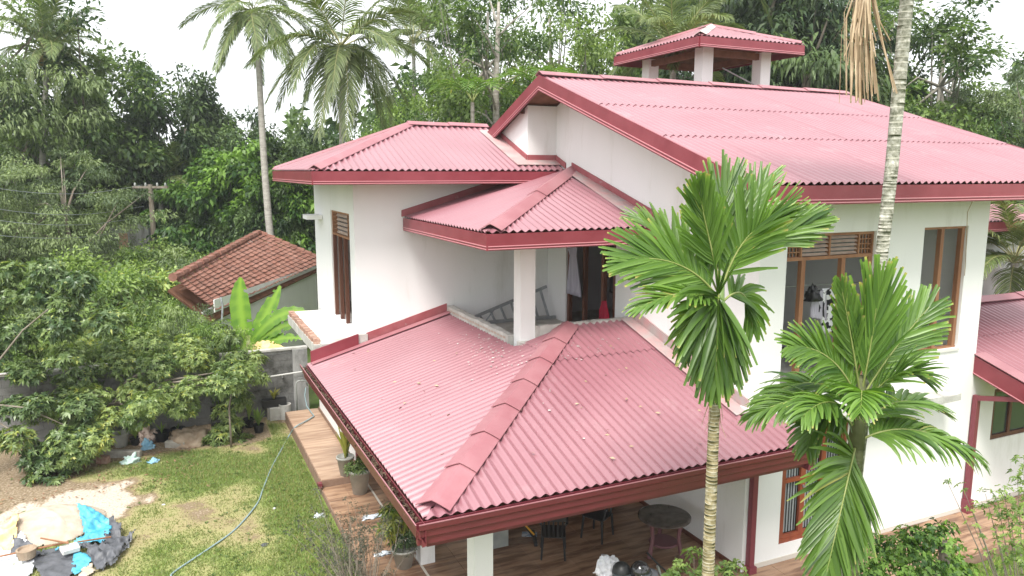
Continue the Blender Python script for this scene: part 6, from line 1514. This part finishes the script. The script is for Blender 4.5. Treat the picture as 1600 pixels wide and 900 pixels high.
tag(MB().tube([G(-20, 875, .15), G(108, 848, .28)], .018, 6).build('wooden_stick', M_['wood'], None), 'long brown stick lying over the sheets', 'stick')
tag(MB().tube([G(64, 842, .42), G(108, 850, .3)], .016, 6).build('wooden_stick', M_['wood'], None), 'short stick over the top of the black tarp', 'stick')
tag(MB().tube([G(122, 848, .32), G(174, 840, .22)], .016, 6).build('wooden_stick', M_['wood'], None), 'pinkish stick across the foot of the blue tarp', 'stick')
# fallen leaves
r_ = np.random.default_rng(4); n = 420; xs_ = r_.uniform(-3.6, .4, n); ys_ = r_.uniform(17.3, 20.8, n)
c_ = np.stack([xs_, ys_, np.full(n, .03)], 1); d_ = np.stack([np.cos(xs_*40), np.sin(xs_*40), .2*np.sin(ys_*30)], 1)
v_ = leaf_arrays(c_, d_, np.array([0, 0, 1.])+r_.normal(0, .3, (n, 3)), r_.uniform(.05, .13, n), r_.uniform(.02, .05, n))
lt = raw_mesh('fallen_leaves', v_, np.arange(4*n).reshape(n, 4), mat('brown_leaves', (.20, .11, .07), .9, (.30, .19, .11), 9), None); lt['kind'] = 'stuff'; lt['label'] = 'brown fallen leaves scattered on the bare soil under the trees'; lt['category'] = 'leaves'

# ================================================================== THINGS ON THE TERRACE
def bigpot(label, loc, r, h, m=None):
    t = thing('potted_plant', label, 'potted plant', loc, 0)
    MB().lathe([(0, 0), (r*.62, 0), (r*.95, h*.9), (r*1.02, h*.9), (r*1.03, h), (r*.92, h), (r*.88, h*.92), (0, h*.9)], (0, 0, 0), 24).build('pot', m or M_['pottery'], t, smooth=True); return t
t = bigpot('tall grey pot with upright yellow edged snake plant leaves on the raised path', G(541, 742, .30), .19, .42); strap_leaves(t, (0, 0, .38), 44, .70, .06, L_['croton'], 41, .6, stiff=1.6); strap_leaves(t, (.05, .05, .38), 20, .5, .06, L_['mid'], 51, .5, stiff=1.6)
t = bigpot('grey pot with low green plant standing below the step', G(563, 770, .155), .23, .52); leafy_mass('foliage', t, [(Vector((0, 0, .58)), .24), (Vector((.12, .1, .62)), .16), (Vector((-.14, -.05, .58)), .16)], L_['shrub'], 900, .10, .035, 52, whorl=5)
t = bigpot('grey pot with a small plant beside the black chair', G(592, 738, .155), .17, .52); strap_leaves(t, (0, 0, .46), 24, .28, .04, L_['grey'], 43, 1.0)
t = bigpot('grey pot of yellow variegated croton before the porch column', G(632, 885, .155), .21, .34)
leafy_mass('foliage', t, [(Vector((0, 0, .45)), .26), (Vector((.1, .0, .58)), .2)], L_['dark'], 800, .10, .035, 53, whorl=5); leafy_mass('croton_foliage', t, [(Vector((-.14, .05, .95)), .24), (Vector((-.02, .1, .78)), .22), (Vector((-.25, .0, .75)), .18)], L_['croton'], 520, .17, .05, 54, whorl=6, droop=.5)
MB().tube([(0, 0, .3), (-.05, .02, .6), (-.15, .05, .8)], .012, 5).build('stem', M_['bark'], t)
pl_ = tag(boxes('white_plinth', M_['white'], None, (-.13, .13, -.13, .13, 0, .36)), 'white block plinth carrying a round grey pot', 'plinth'); pl_.location = G(666, 876, .155); pl_.location.z = .153; bevel(pl_, .008)
t = thing('potted_plant', 'round grey bowl pot with trailing leaves on the white plinth', 'potted plant', pl_.location+Vector((0, 0, .362)))
MB().lathe([(0, 0), (.11, 0), (.17, .08), (.18, .17), (.15, .24), (.135, .24), (.14, .18), (0, .17)], (0, 0, 0), 22).build('pot', M_['pottery'], t, smooth=True); strap_leaves(t, (-.12, .05, .2), 40, .34, .05, L_['mid'], 46, 1.3)
# door mat and papers
mt = tag(boxes('door_mat', mat('mat_grey', (.10, .10, .10), .95, (.15, .15, .15), 30), None, (3.80, 4.35, 13.1, 13.6, .153, .165)), 'grey door mat on the porch tiles between the columns', 'mat')
for (a, b, lab, s, sd_) in ((582, 808, 'white torn plastic lying beside the terrace joint', .18, 1), (600, 866, 'shiny white wrapper on the terrace before the croton pot', .13, 2)):
    lump('plastic_scrap', lab, 'scrap', G(a, b, .16), s, s*.45, .03, M_['bagwhite'], 30+sd_, .9, 3)
# black chairs
def chair(label, loc, rz):
    t = thing('plastic_chair', label, 'chair', loc, rz, 'black plastic chairs on the porch')
    mb = MB(); mb.hexa([(-.21, -.22, .41), (.21, -.22, .41), (.20, .20, .40), (-.20, .20, .40)], [(-.22, -.23, .44), (.22, -.23, .44), (.21, .21, .43), (-.21, .21, .43)]); bevel(mb.build('seat', M_['black'], t), .012)
    for x, y in ((-.19, -.20), (.19, -.20), (-.18, .18), (.18, .18)):
        s_ = 1 if x > 0 else -1; f_ = 1 if y > 0 else -1
        MB().tube([(x*1.14, y*1.18, 0), (x, y, .41)], [.018, .026], 6).build('leg', M_['black'], t)
    mb = MB()
    for k in range(5): mb.bar((-.15+.075*k, .20, .43), (-.16+.08*k, .29, .80), .035, .014, up=(0, 1, 0))
    b = MB().bar((-.21, .285, .80), (.21, .285, .80), .02, .10).build('backrest', M_['black'], t); mb.build('back_slats', M_['black'], b)
    for s_ in (-1, 1): MB().tube([(s_*.22, -.2, .44), (s_*.24, -.16, .64), (s_*.24, .16, .66), (s_*.2, .27, .7)], .018, 6).build('armrest', M_['black'], t)
    return t
chair('black plastic chair facing out in the middle of the porch', G(865, 866, .155), rad(-28)+math.pi)
chair('black plastic chair at the dark inner end of the porch', G(606, 772, .155)+Vector((.35, .3, 0)), rad(20))
chair('black plastic chair beside the dark doorway', Vector((6.9, 11.2, .155)), rad(-60))
# round table
tb = thing('round_table', 'round dark stone topped table with purplish legs near the porch wall', 'table', (7.62, 10.18, .155))
MB().lathe([(0, .66), (.43, .66), (.46, .675), (.46, .70), (.43, .715), (0, .715)], (0, 0, 0), 40).build('tabletop', M_['marble'], tb)
for k in range(3):
    a = k*2.094-.9; MB().tube([(math.cos(a)*.33, math.sin(a)*.33, 0), (math.cos(a)*.26, math.sin(a)*.26, .35), (math.cos(a)*.30, math.sin(a)*.30, .66)], [.045, .032, .04], 8).build('leg', M_['purple'], tb)
MB().lathe([(.0, .2), (.24, .2), (.26, .22), (.24, .24), (0, .24)], (0, 0, 0), 24).build('lower_ring', M_['purple'], tb)
# yellow and black exercise cycle folded by the inner wall
ex = thing('exercise_bike', 'black and yellow folding exercise bike by the inner porch wall', 'exercise bike', G(800, 846, .155), rad(-20))
for k, (a, b) in enumerate([((-.35, 0, .03), (.25, .05, .85)), ((.42, .1, .03), (-.12, .0, .80)), ((.25, .05, .85), (.6, .1, .75))]):
    MB().bar(a, b, .05, .06).build('frame_tube', M_['black'], ex); MB().bar(Vector(a)+Vector((0, -.035, .05)), Vector(b)+Vector((0, -.035, -.05)), .012, .03).build('frame_stripe', M_['yellow'], ex)
MB().bar((-.38, -.28, .03), (-.32, .28, .03), .06, .06).build('foot', M_['black'], ex); MB().bar((.42, -.22, .03), (.42, .3, .03), .06, .06).build('foot', M_['black'], ex)
MB().lathe([(0, 0), (.14, 0), (.15, .03), (.14, .06), (0, .06)], (.1, -.08, .38), 20).build('flywheel', M_['black'], ex)
for s_ in (-1, 1): MB().tube([(.55, 0, .78), (.6, s_*.2, .85), (.72, s_*.24, .80)], .018, 6).build('handle', M_['yellow'], ex)
bevel(boxes('saddle', M_['black'], ex, (-.25, 0, -.1, .1, .80, .88)), .03)
tag(boxes('grey_bin', M_['grey'], None, (4.95, 5.25, 11.55, 11.85, .155, .85)), 'grey bin standing behind the front column', 'bin')
nwp = tag(boxes('newspaper', mat('print_paper', (.55, .58, .62), .8, (.25, .33, .42), 9, ramp=(.48, .52)), None, (-.14, .14, -.09, .09, 0, .008)), 'blue printed paper lying on the porch floor beside the exercise bike', 'paper'); nwp.location = G(828, 835, .158); nwp.rotation_euler = (0, 0, -.5)
# motorcycle parked at the bottom edge with helmets and a cloth
mc = thing('motorcycle', 'black motorcycle seat and tank just showing at the bottom edge of the porch', 'motorcycle', G(985, 905, .9)-Vector((0, 0, .9)), rad(-5)); mc.location.z = .155
mb = MB(); mb.hexa([(-.45, -.12, .62), (.15, -.12, .60), (.15, .12, .60), (-.45, .12, .62)], [(-.48, -.10, .72), (.15, -.10, .66), (.15, .10, .66), (-.48, .10, .72)]); bevel(mb.build('saddle', M_['black'], mc), .04, 3)
MB().lathe([(0, -.2), (.10, -.16), (.14, 0), (.12, .14), (0, .2)], (0, 0, 0), 16).build('fuel_tank', M_['charcoal'], mc, smooth=True).location = (.33, 0, .66)
for x in (-.62, .68):
    w_ = MB().tube([(x+.28*math.cos(a), 0, .30+.28*math.sin(a)) for a in np.linspace(0, 2*math.pi, 25)], .045, 8, cap=False).build('wheel', M_['black'], mc, smooth=True)
    MB().tube([(x, -.05, .30), (x, .05, .30)], .06, 12).build('wheel_hub', M_['alu'], w_)
MB().bar((-.62, .08, .30), (.1, .06, .45), .03, .04).build('swing_arm', M_['alu'], mc); MB().bar((.68, .06, .30), (.48, .04, .85), .035, .035).build('fork', M_['alu'], mc)
boxes('engine', M_['alu'], mc, (-.1, .25, -.12, .12, .25, .52)); MB().tube([(.46, -.32, .92), (.5, 0, .86), (.46, .32, .92)], .016, 6).build('handlebar', M_['black'], mc)
MB().tube([(-.05, -.04, .5), (.0, -.28, .0)], .012, 6).build('side_stand', M_['alu'], mc)
def helmet(label, loc, rz, m):
    t = thing('helmet', label, 'helmet', loc, rz)
    MB().lathe([(.11, -.11), (.135, -.08), (.145, 0), (.13, .07), (.09, .12), (.04, .145), (0, .15)], (0, 0, 0), 24).build('shell', m, t, smooth=True)
    MB().tube([(math.cos(a)*.149, math.sin(a)*.149, -.01) for a in np.linspace(-1.1, 1.1, 12)], .028, 8).build('visor', M_['glass'], t, smooth=True)
    MB().tube([(math.cos(a)*.13, math.sin(a)*.13, -.09) for a in np.linspace(0, 6.28, 24)], .014, 6).build('rim', M_['grey'], t, smooth=True)
    return t
M_['gloss'] = mat('gloss_black', (.02, .02, .022), .12, spec=.9)
hz0 = 1.0
helmet('glossy black helmet with clear visor at the bottom edge of the porch', G(1001, 892, hz0), rad(-60), M_['gloss'])
helmet('plain black helmet between the white cloth and the glossy helmet', G(972, 893, hz0-.06), rad(-110), M_['black'])
cl_ = drape('white_cloth', 'crumpled white cloth hanging beside the black helmets', 'cloth', [(-.2, -.16), (-.05, -.2), (.18, -.12), (.2, .1), (.05, .18), (-.16, .12)], M_['cloth_white'], 0, 15, .10, cell=.016, fs=5, hgt=lambda x, y: .0)
cl_.location = G(950, 886, .9); cl_.rotation_euler = (rad(48), rad(20), rad(-30))
# ladder lying on the verandah
ld = thing('aluminium_ladder', 'grey aluminium step ladder lying on its side on the verandah', 'ladder')
A0, A1 = Vector((6.35, 16.05, 3.42)), Vector((8.38, 16.2, 4.02)); B0, B1 = Vector((6.45, 16.0, 3.30)), Vector((8.45, 15.85, 3.32))
for p, q in ((A0, A1), (B0, B1)): MB().bar(p, q, .03, .07).build('rail', M_['alu'], ld)
for k in range(7):
    t = .10+.135*k; MB().bar(A0.lerp(A1, t), B0.lerp(B1, t), .06, .025).build('rung', M_['alu'], ld)
MB().bar(A0.lerp(A1, .5), B0.lerp(B1, .75), .025, .02).build('brace', M_['alu'], ld); MB().bar(A0.lerp(A1, .3), B0.lerp(B1, .1), .025, .02).build('brace', M_['alu'], ld)
# clothes
def garment(name, label, pts, depth, m, wave=.02, n=18, hang=None):
    """A hanging cloth outlined by left and right edges from top to bottom: [(p_left, p_right), ...]."""
    rows = []; rowsn = len(pts); X_ = []; F = []
    K = 16
    for i in range(n+1):
        t = i/n*(rowsn-1); k = min(int(t), rowsn-2); f_ = t-k
        a = pts[k][0].lerp(pts[k+1][0], f_); b = pts[k][1].lerp(pts[k+1][1], f_); dd_ = (b-a); nn = Vector((-dd_.y, dd_.x, 0)); nn = nn.normalized() if nn.length > 1e-5 else Vector((1, 0, 0))
        for j in range(K+1): X_.append(tuple(a+dd_*j/K+nn*wave*math.sin(j*1.5+i*.12)*(.3+.7*i/n)))
    F = [(i*(K+1)+j, i*(K+1)+j+1, (i+1)*(K+1)+j+1, (i+1)*(K+1)+j) for i in range(n) for j in range(K)]
    o = raw_mesh(name, np.array(X_), np.array(F), m, None, smooth=True); tag(o, label, 'clothes'); so_ = o.modifiers.new('thickness', 'SOLIDIFY'); so_.thickness = .008; return o
V3 = Vector
garment('hanging_dress', 'lavender grey dress hanging in the verandah opening', [(V3((8.40, 15.10, 5.35)), V3((8.40, 14.98, 5.35))), (V3((8.40, 15.28, 5.1)), V3((8.40, 14.75, 5.1))), (V3((8.4, 15.10, 4.9)), V3((8.4, 14.78, 4.9))), (V3((8.4, 15.25, 4.0)), V3((8.4, 14.55, 4.0)))], 0, M_['lav_cloth'])
garment('red_garment', 'red cloth hanging at the right side of the verandah opening', [(V3((8.44, 13.72, 4.05)), V3((8.44, 13.52, 4.08))), (V3((8.44, 13.84, 3.85)), V3((8.44, 13.42, 3.8))), (V3((8.44, 13.80, 3.62)), V3((8.44, 13.40, 3.5)))], 0, M_['red_cloth'], wave=.04)
garment('dark_curtain', 'black cloth hanging inside the verandah opening', [(V3((9.1, 14.5, 5.4)), V3((9.1, 13.3, 5.4))), (V3((9.1, 14.5, 4.1)), V3((9.1, 13.3, 4.0)))], 0, M_['black'])
M_['pattern'] = mat('black_white_print', (.75, .76, .80), .9, (.02, .02, .025), 9, ramp=(.49, .51), detail=2)
yw = 9.42
def wp(a, b): 
    v = FW+RT*(a-800)/FPX-UP*(b-450)/FPX; return Vector(CAM+v*((yw-CAM[1])/v[1]))
garment('patterned_garment', 'black and white patterned garment hanging in the wide upper opening', [(wp(1284, 450), wp(1314, 448)), (wp(1278, 480), wp(1318, 480)), (wp(1288, 520), wp(1302, 520))], 0, M_['pattern'])
garment('grey_garment', 'grey striped cloth behind the patterned garment', [(wp(1270, 455), wp(1290, 452)), (wp(1266, 495), wp(1292, 500))], 0, M_['lav_cloth'])
hb = lump('black_hat_bundle', 'black bundle of clothes beside the patterned garment', 'clothes', wp(1270, 468), .15, .12, .22, M_['black'], 17, .5)
MBl = MB().tube([wp(1228, 452)+Vector((0, 0, .05)), wp(1345, 444)+Vector((0, 0, .05))], .006, 5).build('clothes_line', M_['alu'], None); tag(MBl, 'thin line across the wide upper opening carrying the clothes', 'clothes line')
# loose cable down the facade
tag(MB().tube([Vector((12.3, 8.2, 6.65)), Vector((12.75, 8.7, 6.1)), Vector((13.35, 9.05, 5.1)), Vector((13.42, 9.1, 4.9))], .006, 5).build('loose_cable', M_['deadleaf'], None), 'thin loose cable hanging from the eave across the right window', 'cable')

# ================================================================== HAZE
hb_ = boxes('haze', None, None, (-60, 70, -6, 66, -1.2, 17.5)); hb_['kind'] = 'stuff'
hm = bpy.data.materials.new('haze_air'); hm.use_nodes = True; t_ = hm.node_tree; t_.nodes.remove(t_.nodes['Principled BSDF'])
pv = t_.nodes.new('ShaderNodeVolumePrincipled'); pv.inputs['Color'].default_value = (.93, .96, 1, 1); pv.inputs['Density'].default_value = .0008; pv.inputs['Anisotropy'].default_value = .2
t_.links.new(pv.outputs[0], t_.nodes['Material Output'].inputs['Volume']); hb_.data.materials.append(hm)
